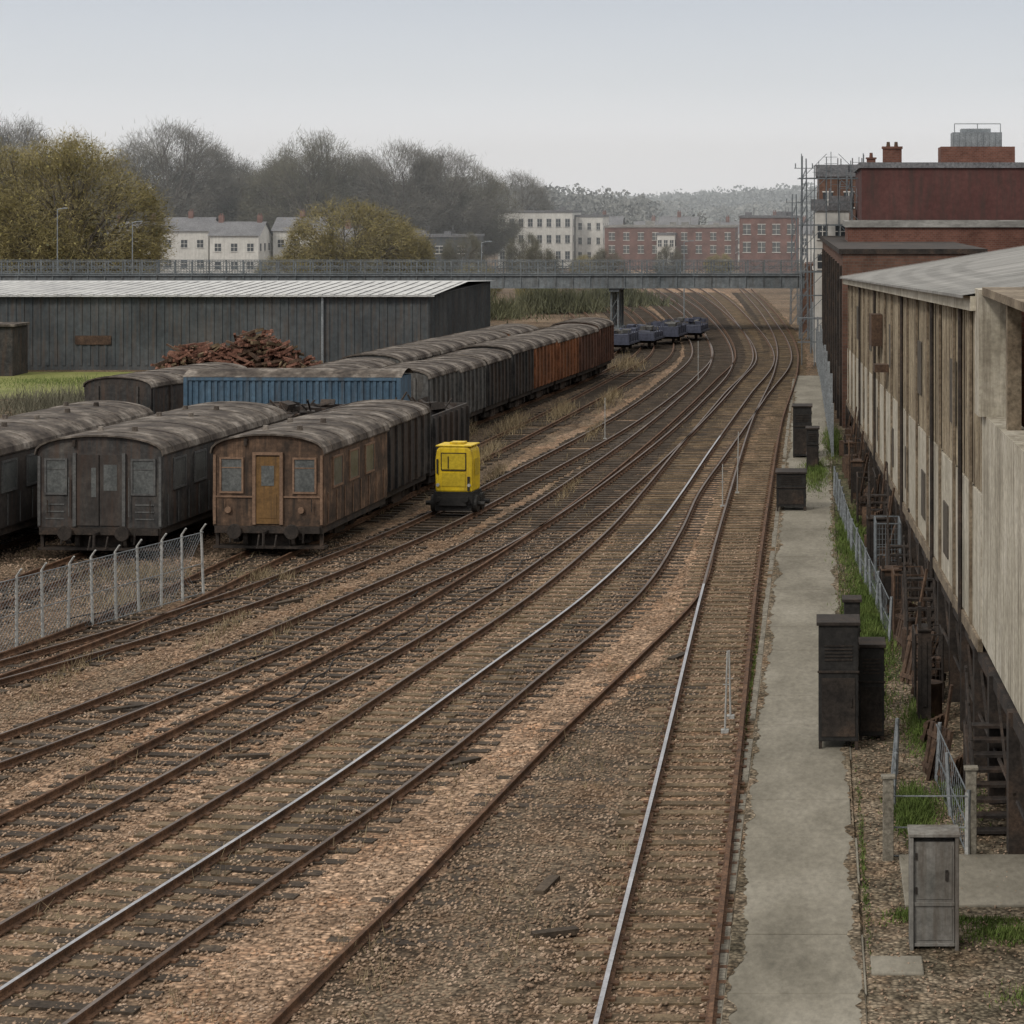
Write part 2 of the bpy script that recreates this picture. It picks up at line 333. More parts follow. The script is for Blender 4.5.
track(T3,'bal_tan','sleeper_dark','steel_dull',y_sleep=(0,300),tops=['rust','steel_dull'])
track(T2,'bal_brown','sleeper_dark','steel_dull',rails=(1,),y_sleep=(0,300))
track(T1,'bal_tan','sleeper_tan','steel_dull',y_sleep=(0,300),tops=['steel_dull','steel'],bw=1.3,ymax=(900,112))
track(TB,'dirt','sleeper_dark','rust',rails=(-1,),y_sleep=(34,56),sink=.02,skip=.35,bw=1.4)
track(T0,'bal_brown','sleeper_tan','steel_dull',tops=['steel','rust'],y_sleep=(0,300),bw=1.15,ymax=(68,900))
sh=[(-9.6,20),(-8.4,30),(-7.3,38),(-6.0,48),(-4.9,57),(-4.0,68),(-3.9,85),(-3.6,105),(-3.1,130)]
strip('gravel_verge',frames(catmull(sh,.5)),1.0,.75,.0575,M['bal_tan'],.45)
sh2=[(-4.9,20),(-4.6,32),(-4.2,42),(-3.6,50)]
strip('dark_gravel_patch',frames(catmull(sh2,.4)),1.2,.5,.0625,M['dirt'],.3)

# path
pg=group('footpath')
mb=MB(); y=18.0
while y<150:
    L=R.uniform(2.6,3.4)
    mb.box(-1.25+R.uniform(-.02,.02),.68+R.uniform(-.05,.05),y,y+L-R.uniform(.012,.03),.0,.115+R.uniform(-.005,.005)); y+=L
mb.obj('slabs',M['concrete'],pg,bevel=.012)
mb=MB(); y=18.0
while y<150:
    if R.random()<.9: mb.box(-1.40+R.uniform(-.02,.02),-1.265,y,y+.9,.0,.10+R.uniform(-.02,.015))
    y+=.915
mb.obj('kerb',M['kerb'],pg,bevel=.012)
def creep(name,x0,side,mt,seed):
    r=random.Random(seed); mb=MB(); w=.05; y=31.0; z=.126; prev=None
    while y<140:
        w=max(.0,w+r.uniform(-.05,.05)-(w-.07)*.12)
        a=(x0-side*.10,y,.0); m_=(x0-side*.02,y,z); b=(x0+side*w,y,z-.004)
        if prev: mb.face([prev[0],prev[1],m_,a]); mb.face([prev[1],prev[2],b,m_])
        prev=(a,m_,b); y+=.09
    mb.obj(name,mt)
creep('path_edge_dirt',.66,-1,M['verge'],1); creep('path_edge_dirt',-1.22,1,M['verge'],2)
strip('dirt_verge',frames(catmull([(2.6,18),(2.6,45),(2.2,70),(1.6,120)],.5)),1.85,2.5,.085,M['verge'],.08)
strip('mossy_verge',frames(catmull([(1.45,55),(1.35,70),(1.1,90),(.9,112)],.5)),.65,.7,.092,M['moss'],.3)
mb=MB(); mb.box(1.4,4.2,37.3,40.2,.0,.13); mb.box(.8,1.55,34.0,34.8,.0,.12); mb.obj('concrete_slab',M['concrete'],bevel=.02)

# ------------------------------------------------------------ stones
def stones(name, n, material, yr, xr, smin, smax, zbase=.05):
    y=NR.uniform(yr[0],yr[1],n); x=xr[0](y)+(xr[1](y)-xr[0](y))*NR.rand(n)
    s=NR.uniform(smin,smax,n)
    base=np.array([(1,0,0),(0,1,0),(-1,0,0),(0,-1,0),(0,0,1),(0,0,-1)],float)
    V=base[None]*s[:,None,None]*NR.uniform(.6,1.2,(n,6,1))
    a=NR.uniform(0,6.28,n); c,sn=np.cos(a),np.sin(a)
    X=V[:,:,0]*c[:,None]-V[:,:,1]*sn[:,None]+V[:,:,2]*.3; Y=V[:,:,0]*sn[:,None]+V[:,:,1]*c[:,None]
    Z=V[:,:,2]*.75+V[:,:,0]*.25
    V=np.stack([X+x[:,None],Y+y[:,None],Z+zbase+NR.uniform(0,.03,n)[:,None]],2).reshape(-1,3)
    F=np.array([(0,1,4),(1,2,4),(2,3,4),(3,0,4),(1,0,5),(2,1,5),(3,2,5),(0,3,5)])
    F=(F[None]+(np.arange(n)*6)[:,None,None]).reshape(-1,3)
    me=bpy.data.meshes.new(name); me.vertices.add(len(V)); me.vertices.foreach_set('co',V.ravel())
    me.loops.add(F.size); me.loops.foreach_set('vertex_index',F.ravel().astype(np.int32))
    me.polygons.add(len(F)); me.polygons.foreach_set('loop_start',np.arange(0,F.size,3,dtype=np.int32))
    me.update(calc_edges=True); me.materials.append(material)
    o=bpy.data.objects.new(name,me); COL.objects.link(o); return o
stones('ballast_stones',60000,M['stone_a'],(30,80),(lambda y:-.33*y-1.5,lambda y:np.full_like(y,-1.5)),.02,.05)
stones('verge_stones',5000,M['stone_a'],(30,80),(lambda y:np.full_like(y,.72),lambda y:np.full_like(y,3.8)),.015,.035,.09)

# ------------------------------------------------------------ quad clouds / trees
def quadcloud(C, size, elong=1.0, jit=.4):
    n=len(C)
    a=NR.normal(size=(n,3)); a/=np.linalg.norm(a,axis=1)[:,None]
    b=NR.normal(size=(n,3)); b-= (b*a).sum(1)[:,None]*a; b/=np.linalg.norm(b,axis=1)[:,None]
    s=size*NR.uniform(1-jit,1+jit,n)[:,None]
    a=a*s*elong; b=b*s
    return np.stack([C-a-b*.7,C+a*.9-b,C+a+b*.6,C-a*.8+b],1).reshape(-1,3)
def cloud_into(mb, V, mi=0):
    n=len(mb.v); mb.v.extend(map(tuple,V.tolist())); k=len(V)//4
    mb.f.extend([(n+4*i,n+4*i+1,n+4*i+2,n+4*i+3) for i in range(k)])
    mb.m.extend([mi]*k if isinstance(mi,int) else list(mi))

def dome_tree(name, seed, H, Wd, z0, mats, nb=30, ntw=14000, tl=.55, tw=.02, nleaf=0, lsize=.1, droop=0.0):
    r=random.Random(seed); mb=MB(); pts=[]; dirs=[]
    zc=z0+(H-z0)*.42; c=Vector((0,0,zc))
    lob=[(Vector((r.gauss(0,1),r.gauss(0,1),r.gauss(0,.7))).normalized(),r.uniform(-.22,.16)) for _ in range(14)]
    def shell(d):
        k=1.0
        for l,a in lob: k+=a*max(0,d.dot(l))**5
        e=Vector((d.x*Wd/2,d.y*Wd/2,d.z*((H-zc) if d.z>0 else (zc-z0))))
        return c+e*min(k,1.12)
    def limb(p0,p1,r0,r1,lv):
        mid=(p0+p1)/2+Vector((r.gauss(0,.06),r.gauss(0,.06),.12))*(p1-p0).length
        n=6 if lv==0 else 4; prev=p0
        for i in range(1,n+1):
            t=i/n; q=p0*(1-t)**2+mid*2*t*(1-t)+p1*t*t
            q=q+Vector((r.gauss(0,1),r.gauss(0,1),r.gauss(0,1)))*.012*(p1-p0).length
            ra=r0+(r1-r0)*((i-1)/n); rb=r0+(r1-r0)*t
            mb.cyl(prev,q,ra,rb,5 if lv==0 else 3,0,False)
            if lv<2 and t>.3:
                for k in range(3 if lv==0 else 2):
                    d=((q-c).normalized()+Vector((r.gauss(0,.55),r.gauss(0,.55),r.gauss(0,.45)))).normalized()
                    L=(p1-p0).length*(r.uniform(.25,.45))
                    e=q+d*L
                    s=shell((e-c).normalized())
                    if (e-c).length>(s-c).length: e=s
                    limb(q,e,rb*.6,rb*.2,lv+1)
            if lv>=1: pts.append(q); dirs.append((q-c).normalized())
            prev=q
    mb.cyl((0,0,-.1),(0,0,max(z0,H*.12)*1.15),H*.03,H*.024,8,0,False)
    for k in range(nb):
        az=2*math.pi*(k*.618+r.uniform(0,.1)); el=math.asin(r.uniform(-.35,1))
        d=Vector((math.cos(az)*math.cos(el),math.sin(az)*math.cos(el),math.sin(el)))
        e=c+(shell(d)-c)*r.uniform(.8,.98)
        limb(Vector((0,0,max(z0,H*.12)*r.uniform(.6,1.15))),e,H*.010,H*.0025,0)
    P=np.array([tuple(p) for p in pts]); D=np.array([tuple(p) for p in dirs])
    idx=NR.randint(0,len(P),ntw); C=P[idx]+NR.normal(size=(ntw,3))*H*.035
    a=D[idx]*.9+NR.normal(size=(ntw,3))*.6; a[:,2]+=.25-droop; a/=np.linalg.norm(a,axis=1)[:,None]
    b=NR.normal(size=(ntw,3)); b-=(b*a).sum(1)[:,None]*a; b/=np.linalg.norm(b,axis=1)[:,None]
    l=NR.uniform(.4,1,ntw)[:,None]*tl
    C[:,2]=np.maximum(C[:,2],.2)
    cloud_into(mb,np.stack([C-a*l-b*tw,C-a*l+b*tw,C+a*l+b*tw*.3,C+a*l-b*tw*.3],1).reshape(-1,3),1)
    if nleaf:
        idx=NR.randint(0,len(P),nleaf); C=P[idx]+NR.normal(size=(nleaf,3))*H*.03; C[:,2]=np.maximum(C[:,2],.2)
        cloud_into(mb,quadcloud(C,lsize,1.4),[2 if q else 3 for q in (NR.rand(nleaf)<.8)])
    return mb.obj(name,mats)
def place(o,x,y,z=0,s=1,rz=0,sz=None):
    o.location=(x,y,z); o.scale=(s,s,sz or s); o.rotation_euler=(0,0,rz); return o
def dup(o,x,y,z=0,s=1,rz=0,sz=None):
    c=o.copy(); COL.objects.link(c); return place(c,x,y,z,s,rz,sz)

WM=[M['bark'],M['twig_olive'],M['leaf_olive'],M['leaf_green']]
w1=dome_tree('willow_tree',3,16,17,1.0,WM,nb=50,ntw=52000,tl=.42,tw=.02,nleaf=7000,lsize=.07,droop=.2)
w2=dome_tree('willow_tree',8,11,12,.8,WM,nb=40,ntw=32000,tl=.36,tw=.02,nleaf=4000,lsize=.065,droop=.2)
place(w1,-72,232,0,1.04,.4); dup(w1,-80.5,238,0,1.0,2.4); dup(w1,-88,246,0,.97,4.4)
place(w2,-51,262,0,1.08,.7); dup(w2,-46.8,266,0,.84,3.2)
b1_=dome_tree('bare_tree',11,18,15,3.0,[M['bark'],M['twig_grey']],nb=34,ntw=30000,tl=.5,tw=.024)
b2_=dome_tree('bare_tree',23,18,16,2.5,[M['bark'],M['twig_brown']],nb=38,ntw=36000,tl=.5,tw=.025)
b3_=dome_tree('bare_tree',31,18,13,3.5,[M['bark'],M['twig_grey']],nb=32,ntw=26000,tl=.55,tw=.022)
BT=[b1_,b2_,b3_]
place(b1_,-106,392,0,1.33,0); place(b2_,-81,385,0,1.2,1); place(b3_,-133,392,0,1.38,1)
for i,(x,y,s) in enumerate([(-140,398,1.25),(-124,402,1.08),(-117,398,1.05),(-111,402,1.15),(-101,400,1.1),(-95,392,.93),(-90,398,.98),(-86,402,1.08),(-76,394,1.08),(-71.5,400,.92),(-67.5,388,1.12),(-61,392,1.12),(-57,402,.95),(-98,412,1.0),(-90,415,.98),(-78,414,.95),(-121,380,1.0),(-112,376,.92),(-64,408,1.0),(-54,430,.92),(-130,376,1.05)]):
    dup(BT[(i*2+1)%3],x,y,0,s,i*1.3,s*R.uniform(.95,1.03))
for i,(x,y,s) in enumerate([(-60,290,.42),(-44,300,.4),(-37,262,.33),(-33,285,.34),(-29,250,.28),(-26,300,.3),(-57,256,.4),(-40,330,.38),(-31,330,.3),(-21,345,.28),(-14,350,.28)]):
    dup(b2_ if i%2 else w2,x,y,0,s*(1 if i%2 else 1.3),i*2.1)

def woodland(name, trees, material, q, size):
    mb=MB(); out=[]
    for (x,y,z,h,w) in trees:
        C=NR.normal(size=(q,3)); C/=np.linalg.norm(C,axis=1)[:,None]; C*=NR.uniform(.5,1.04,(q,1))
        C*=1+.12*np.sin(C[:,[0]]*6+x)+.12*np.cos(C[:,[2]]*7+y)
        C*=np.array([w,w,h*.5]); C+=np.array([x,y,z+h*.42]); out.append(C)
    C=np.concatenate(out); cloud_into(mb,quadcloud(C,size,1.3)); return mb.obj(name,material)
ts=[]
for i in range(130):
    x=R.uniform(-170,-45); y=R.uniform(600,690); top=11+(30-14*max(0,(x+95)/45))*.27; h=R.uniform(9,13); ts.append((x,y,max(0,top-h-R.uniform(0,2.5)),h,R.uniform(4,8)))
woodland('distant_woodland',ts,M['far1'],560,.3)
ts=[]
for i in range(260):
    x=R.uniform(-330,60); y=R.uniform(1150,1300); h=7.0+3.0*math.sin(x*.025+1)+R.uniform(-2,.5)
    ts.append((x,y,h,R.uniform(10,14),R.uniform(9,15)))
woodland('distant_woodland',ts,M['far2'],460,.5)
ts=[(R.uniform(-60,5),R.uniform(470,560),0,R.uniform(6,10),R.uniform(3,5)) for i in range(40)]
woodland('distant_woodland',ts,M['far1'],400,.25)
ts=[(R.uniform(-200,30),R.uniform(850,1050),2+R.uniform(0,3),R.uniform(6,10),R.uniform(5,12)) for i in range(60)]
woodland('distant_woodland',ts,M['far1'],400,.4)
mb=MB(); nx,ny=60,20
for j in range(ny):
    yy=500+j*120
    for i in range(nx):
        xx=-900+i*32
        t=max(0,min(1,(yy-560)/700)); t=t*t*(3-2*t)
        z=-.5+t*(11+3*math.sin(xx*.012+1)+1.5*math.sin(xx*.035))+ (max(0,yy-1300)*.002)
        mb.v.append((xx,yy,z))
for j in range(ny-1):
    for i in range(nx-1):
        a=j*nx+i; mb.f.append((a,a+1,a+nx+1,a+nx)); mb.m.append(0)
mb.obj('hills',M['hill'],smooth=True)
# real atmospheric mist lying over the far valley
mb=MB(); mb.box(-1500,1500,225,1500,-2,48)
mm_=bpy.data.materials.new('mist_mat'); mm_.use_nodes=True; nt=mm_.node_tree
for n in list(nt.nodes): nt.nodes.remove(n)
o_=nt.nodes.new('ShaderNodeOutputMaterial'); vs=nt.nodes.new('ShaderNodeVolumeScatter'); vs.inputs['Color'].default_value=(.90,.96,1,1); vs.inputs['Density'].default_value=.00065; vs.inputs['Anisotropy'].default_value=.0
nt.links.new(vs.outputs[0],o_.inputs['Volume'])
mb.obj('mist',mm_)

# ------------------------------------------------------------ buildings
def building(name, x0,x1,y0,y1,h, wall, cols=6, rows=3, roof='flat', win=(1.1,1.5), side_cols=3, frame='whitewall', z0=1.0, glass='glass', roofm='slate', rise=2.0, chimneys=0, clutter=4):
    g=group(name,((x0+x1)/2,y0,0)); w=(x1-x0)/2; d=y1-y0
    mb=MB(); mb.box(-w,w,0,d,0,h); mb.obj('walls',M[wall],g)
    mw=MB(); mf=MB()
    sp=(h-z0-.4)/max(1,rows)
    for r_ in range(rows):
        zc=z0+sp*(r_+.5)
        for c in range(cols):
            xc=-w+2*w*(c+.5)/cols
            hw,hh=win[0]/2,min(win[1]/2,sp*.38)
            mw.box(xc-hw,xc+hw,-.03,.05,zc-hh,zc+hh)
            mf.box(xc-hw-.08,xc+hw+.08,-.10,.02,zc-hh-.10,zc-hh-.003); mf.box(xc-hw-.05,xc+hw+.05,-.06,.02,zc+hh+.003,zc+hh+.1)
            mf.box(xc-.03,xc+.03,-.05,-.033,zc-hh,zc+hh); mf.box(xc-hw,xc+hw,-.045,-.032,zc-.03,zc+.03)
        for c in range(side_cols):
            yc=d*(c+.5)/side_cols
            for s in (-1,1):
                mw.box(min(s*(w-.05),s*(w+.03)),max(s*(w-.05),s*(w+.03)),yc-hw,yc+hw,zc-hh,zc+hh)
                mf.box(min(s*w*1.0,s*(w+.1)),max(s*w,s*(w+.1)),yc-hw-.1,yc+hw+.1,zc-hh-.12,zc-hh-.003)
    if rows: mw.obj('windows',M[glass],g); mf.obj('window_frames',M[frame],g)
    mr=MB()
    if roof=='flat':
        mr.box(-w-.15,w+.15,-.15,.15,h+.002,h+.35); mr.box(-w-.15,w+.15,d-.15,d+.15,h+.002,h+.35)
        mr.box(-w-.15,-w+.15,.152,d-.152,h+.002,h+.35); mr.box(w-.15,w+.15,.152,d-.152,h+.002,h+.35)
        mr.box(-w+.16,w-.16,.16,d-.16,h+.003,h+.08)
        for k in range(clutter):
            xx=R.uniform(-w*.8,w*.8); yy=R.uniform(d*.2,d*.8); s=R.uniform(.3,.8); mr.box(xx-s,xx+s,yy-s*.6,yy+s*.6,h+.09,h+.3+s)
            mr.cyl((xx+s*1.5,yy,h+.09),(xx+s*1.5,yy,h+1.6),.05,None,5)
        mr.obj('parapet_roof',M[roofm],g)
    else:
        mr.face([(-w-.3,-.3,h-.02),(w+.3,-.3,h-.02),(w+.3,d/2,h+rise),(-w-.3,d/2,h+rise)]); mr.face([(w+.3,d+.3,h-.02),(-w-.3,d+.3,h-.02),(-w-.3,d/2,h+rise+.004),(w+.3,d/2,h+rise+.004)])
        mr.obj('pitched_roof',M[roofm],g)
        mg=MB(); mg.face([(w,0,h),(w,d,h),(w,d/2,h+rise-.1)]); mg.face([(-w,0,h),(-w,d/2,h+rise-.1),(-w,d,h)]); mg.obj('gables',M[wall],g)
    if chimneys:
        mc=MB()
        for k in range(chimneys):
            xx=-w*.8+1.6*w*k/max(1,chimneys-1) if chimneys>1 else 0
            mc.box(xx-.35,xx+.35,d/2-.35,d/2+.35,h+.1,h+rise+.9)
            for s in(-.16,.16): mc.cyl((xx+s,d/2,h+rise+.9),(xx+s,d/2,h+rise+1.2),.1,.08,8)
        mc.obj('chimneys',M['farbrick'],g)
    return g
building('white_office_building',-55.5,-42.5,420,436,9.7,'whitewall',8,3,win=(.8,1.3),frame='post',z0=.8)
building('white_office_building',-42.3,-37.5,424,436,8.9,'whitewall',3,3,win=(.6,1.1),frame='post',z0=.8,clutter=2)
building('brick_warehouse',-35.5,-13.5,405,420,7.2,'farbrick',9,2,win=(1.0,1.2),z0=2.4,roofm='roof',glass='glass2')
building('brick_house',-11.8,-2.6,375,388,9.0,'farbrick',4,2,win=(1.2,1.5),z0=3,roofm='slate',glass='glass2')
building('white_bay_house',-26.5,-23.5,402,404.8,6.0,'whitewall',3,2,win=(.6,1.1),z0=1.5,clutter=0)
building('grey_depot_building',-66,-50,350,362,6.3,'shed',5,1,win=(1,1),z0=3)
for i,(x,y,w,h) in enumerate([(-92,350,7,7.2),(-83.5,345,7,6.6),(-76,352,7,7.2),(-100,350,6,6.6),(-70,356,5,5.6)]):
    building('terraced_house',x-w/2,x+w/2,y,y+8,h,'whitewall',3,2,'pitch',win=(.9,1.1),z0=1,rise=2.0,chimneys=2 if i%2 else 1)
for i in range(7):
    x=-50+i*8+(i%3); building('terraced_house',x-3.5,x+3.5,455+i%3*8,464+i%3*8,5.5+i%2,'farbrick' if i%2 else 'whitewall',3,2,'pitch',win=(1,1.2),rise=2.3,chimneys=1)

building('maroon_factory',2.95,22,152,175,13.35,'maroon',0,0,roofm='slate',clutter=0)
building('brick_factory',1.9,13.5,140,151.5,9.7,'redbrick',0,0,roofm='roof',clutter=0)
g=group('brick_chimney',(4.95,154,0)); mb=MB(); mb.box(-.6,.6,-.4,.4,13.35,14.6); mb.box(-.66,.66,-.46,.46,14.6,14.75); mb.obj('stack',M['redbrick'],g)
mb=MB(); [mb.cyl((s,0,14.75),(s,0,15.05),.13,.10,8) for s in(-.25,.25)]; mb.obj('pots',M['rustbrown'],g)
g=group('brick_chimney',(3.6,154,0)); mb=MB(); mb.box(-.28,.28,-.3,.3,13.35,13.95); mb.box(-.34,.34,-.36,.36,13.95,14.05); mb.cyl((0,0,14.05),(0,0,14.35),.12,.1,8); mb.obj('stack',M['redbrick'],g)
g=group('rooftop_water_tank',(10.6,158,0)); mb=MB(); mb.box(-2.4,2.4,-2,2,13.4,14.8); mb.obj('plant_room',M['redbrick'],g)
mb=MB(); mb.box(-1.6,1.6,-1.4,1.4,14.81,15.75); mb.box(-1.0,.9,-1.0,1.0,15.751,16.0)
for k in range(9): mb.box(-1.6+k*.39-.03,-1.6+k*.39+.03,-1.45,-1.401,14.85,15.7)
for s in(-1.5,0,1.5): mb.cyl((s,-1.45,15.75),(s,-1.45,16.3),.03,None,5)
mb.cyl((-1.5,-1.45,16.3),(1.5,-1.45,16.3),.03,None,5)
mb.obj('tank',M['galv'],g)
g=group('old_brick_workshop',(1.35,117.5,0),math.atan(1.3/80)); mb=MB(); mb.box(0,7,0,85,0,8.6); mb.obj('walls',M['oldbrick'],g)
mb=MB()
for k in range(17): mb.box(-.12,0,1+k*5,1.5+k*5,0,8.0)
mb.box(-.18,7.1,-.1,85.1,8.601,8.85); mb.obj('piers_and_coping',M['iron'],g)
mb=MB()
for k in range(16): mb.box(-.04,.02,2.6+k*5,4.9+k*5,4.2,6.6); mb.box(-.05,.02,2.9+k*5,4.6+k*5,.3,2.8)
mb.obj('windows',M['glassdirty'],g)
building('white_gatehouse',-.1,2.4,168,176,10.6,'whitewall',2,2,win=(.7,1.0),z0=6)
building('brown_brick_tower',.2,3.6,195,205,13.3,'oldbrick',2,2,win=(.8,1.2),z0=7)
building('grey_store',13.6,24,132,139,10.5,'van_grey',0,0,clutter=0)
def mast(x,y,h,arms=2):
    g=group('lattice_mast',(x,y,0),R.uniform(-.4,.4)); mb=MB(); w=.35
    for a in(-w,w):
        for b in(-w,w): mb.cyl((a,b,0),(a*.5,b*.5,h),.045,.035,4)
    z=0
    while z<h-1:
        t=1-.5*z/h; t2=1-.5*(z+1)/h
        for s in(-1,1): mb.cyl((-w*t,s*w*t,z),(w*t2,s*w*t2,z+1),.025,None,3); mb.cyl((s*w*t,-w*t,z),(s*w*t2,w*t2,z+1),.025,None,3)
        z+=1
    for k in range(arms):
        z=h-.8-k*1.7; mb.cyl((-.8,0,z),(.8,0,z),.04,None,4); mb.cyl((-.7,0,z),(-.7,0,z+.4),.05,None,5); mb.cyl((.7,0,z),(.7,0,z+.4),.05,None,5)
    mb.obj('lattice',M['galv_dull'],g)
mast(-.9,196,14.8,1); mast(2.6,182,13.2,1); mast(-1.9,220,12,1)
g=group('scaffolding',(-.9,164,0)); mb=MB()
for i in range(6):
    for j in(0,1.2):
        h=13.0+R.uniform(-.8,1.8); mb.cyl((i*.85,j,0),(i*.85+R.uniform(-.05,.05),j,h),.035,None,5)
for k in range(8):
    z=1.6+k*1.6
    for j in(0,1.2): mb.cyl((-.3,j,z),(4.6,j,z),.03,None,4)
    for i in range(6): mb.cyl((i*.85,-.2,z-.05),(i*.85,1.4,z-.05),.03,None,4)
    if k%2: mb.box(-.2,4.4,.1,1.1,z+.03,z+.07)
    mb.cyl((0,-.04,z),(1.7,-.04,z+1.7),.025,None,4); mb.cyl((4.25,-.04,z),(2.5,-.04,z+1.7),.025,None,4)
mb.obj('tubes_and_boards',M['galv_dull'],g)
for (x,y,h) in [(.3,190,14.5),(1.8,188,14.0),(2.3,176,13.6),(3.3,180,14.6),(-.3,178,12.5),(1.2,180,15)]:
    g=group('aerial_pole',(x,y,0)); mb=MB(); mb.cyl((0,0,0),(0,0,h),.06,.03,5); [mb.cyl((-.5,0,h-.4-k*.5),(.5,0,h-.4-k*.5),.02,None,3) for k in range(3)]; mb.obj('pole',M['galv_dull'],g)
for (x,y,h) in [(-68.5,217,10.6),(-62,218,9.4),(-30,216,7.6),(-12,220,7.6)]:
    g=group('lamp_post',(x,y,0)); mb=MB(); mb.cyl((0,0,0),(0,0,h),.07,.045,6); mb.cyl((0,0,h),(.6,0,h+.12),.04,None,5); mb.box(.5,.9,-.08,.08,h+.07,h+.17); mb.obj('column_and_lantern',M['galv'],g)

# ------------------------------------------------------------ long shed
g=group('corrugated_shed',(-25.7,160,0)); L=48
mb=MB(); mb.box(-L,0,0,30,0,4.95); k=0
while k<L/.55: mb.box(-k*.55-.26,-k*.55-.06,-.05,0,0.3,4.9); k+=1
for k in range(52): mb.box(0,.05,.2+k*.57,.42+k*.57,.3,4.9)
mb.obj('walls',M['shed'],g)
mb=MB(); mb.prism([(-L-.4,4.9),(-L-.4,5.0),(.4,5.0),(.4,4.9)],-.5,-.45)
mb.face([(-L-.4,-.5,5.02),(.4,-.5,5.02),(.4,15,5.42),(-L-.4,15,5.42)]); mb.face([(-L-.4,15,5.42),(.4,15,5.42),(.4,30.5,5.0),(-L-.4,30.5,5.0)])
k=0
while k<L/.8: mb.box(-k*.8-.12,-k*.8+.12,-.52,-.40,4.95,5.10); mb.face([(-k*.8-.1,-.5,5.08),(-k*.8+.1,-.5,5.08),(-k*.8+.1,15,5.48),(-k*.8-.1,15,5.48)]); k+=1
mb.obj('roof',M['white_roof'],g)
mb=MB(); mb.cyl((-7.1,-.15,.3),(-7.1,-.15,4.9),.09,None,8); mb.cyl((-30,-.15,.3),(-30,-.15,4.9),.09,None,8); mb.obj('downpipes',M['galv'],g)
mb=MB(); mb.box(-L+1,-31,-.12,-.08,.3,3.0); mb.obj('doors',M['coach_dark'],g)
mb=MB(); mb.box(-23.6,-21.2,-.11,-.08,1.7,2.3); mb.obj('faded_sign_panel',M['rustbrown'],g)
g=group('lean_to_store',(-52,157,0)); mb=MB(); mb.box(-4,0.5,-3,0,0,3.2); mb.obj('walls',M['van_black'],g); mb=MB(); mb.box(-4.2,.7,-3.2,-.2,3.2,3.35); mb.obj('roof',M['coach_roof'],g)

# ------------------------------------------------------------ bridge
g=group('railway_overbridge',(0,211,0))
mb=MB(); x0,x1=-78,-.9
for y in(-3,3): mb.box(x0,x1,y-.15,y+.15,3.85,4.85)
for y in(-3,3):
    mb.box(x0,x1,y-.3,y+.3,3.78,3.848); mb.box(x0,x1,y-.3,y+.3,4.852,4.93)
k=x0
while k<x1:
    mb.box(k-.05,k+.05,-3.24,-3.152,3.85,4.85); k+=1.5
mb.box(x0,x1,-2.84,2.84,4.2,4.5); mb.obj('girders_and_deck',M['bridge'],g)
mb=MB(); k=x0
while k<x1-.1:
    for y in(-3,3):
        mb.box(k-.06,k+.06,y-.06,y+.06,4.93,6.1)
        mb.cyl((k,y,5.0),(k+1.5,y,6.0),.025,None,4); mb.cyl((k,y,6.0),(k+1.5,y,5.0),.025,None,4)
        for q in range(1,6): mb.box(k+q*.25-.014,k+q*.25+.014,y-.015,y+.015,4.95,6.05)
    k+=1.5
for y in(-3,3):
    for z in(5.0,5.5,6.05): mb.box(x0,x1,y-.085,y-.062 if z<6 else y+.085,z,z+.07)
mb.obj('lattice_parapet',M['bridge'],g)
mb=MB()
for x in(-17.4,-30,-43,-56,-69):
    for y in(-2.4,0,2.4):
        for dx in(-.3,.3): mb.cyl((x+dx,y,0),(x+dx,y,3.5),.09,None,8)
        for z in(.8,2.0): mb.cyl((x-.3,y,z),(x+.3,y,z+1.0),.04,None,4)
    mb.box(x-.45,x+.45,-3.1,3.1,3.5,3.778)
    mb.box(x-.5,x+.5,-3.2,3.2,0,.3)
mb.obj('piers',M['bridge'],g)
mb=MB(); mb.box(-1.3,3.2,-3.6,3.6,0,3.76); mb.box(-.88,3.2,-3.6,3.6,3.762,5.9); mb.obj('abutment',M['oldbrick'],g)

# ------------------------------------------------------------ right warehouse
WH=group('trackside_warehouse',(3.4,39,0),math.atan(1.8/77)); Ln=77
def zt(y): return 9.45-(9.45-7.5)*y/Ln
def zb(y): return 2.75-(2.75-1.6)*y/Ln
def slab(mb,x0,x1,y0,y1,za,zbv,mi=0):
    P=[(x0,y0,za(y0)),(x1,y0,za(y0)),(x1,y1,za(y1)),(x0,y1,za(y1)),(x0,y0,zbv(y0)),(x1,y0,zbv(y0)),(x1,y1,zbv(y1)),(x0,y1,zbv(y1))]
    n=len(mb.v); mb.v.extend(P)
    for f in [(0,3,2,1),(4,5,6,7),(0,1,5,4),(1,2,6,5),(2,3,7,6),(3,0,4,7)]: mb.f.append(tuple(n+i for i in f)); mb.m.append(mi)
zm=lambda y: zb(y)+(zt(y)-zb(y))*.42
mb=MB(); slab(mb,0,.3,7.2,Ln,zm,zt)
y=7.3
while y<Ln-.3:
    slab(mb,-.03,0,y,y+.2,lambda v:zm(v)+.05,lambda v:zt(v)-.35); y+=.48
mb.obj('upper_cladding',M['clad'],WH)
mb=MB(); slab(mb,-.04,.3,7.2,Ln,zb,lambda v:zm(v)-.003); mb.obj('lower_wall',M['render'],WH)
mb=MB(); y=9.0
while y<Ln: slab(mb,-.10,-.042,y,y+.22,lambda v:zb(v)-.3,lambda v:zt(v)-.35); y+=4.1
mb.obj('pilasters',M['clad_dark'],WH)
mb=MB(); slab(mb,-.26,.32,7.0,Ln+.2,lambda v:zt(v)-.3,lambda v:zt(v)-.02); mb.obj('fascia',M['render'],WH)
mb=MB(); slab(mb,-.10,.0,7.2,Ln,lambda v:zb(v)-.25,lambda v:zb(v)-.003); mb.obj('ledges',M['clad_dark'],WH)
mb=MB()
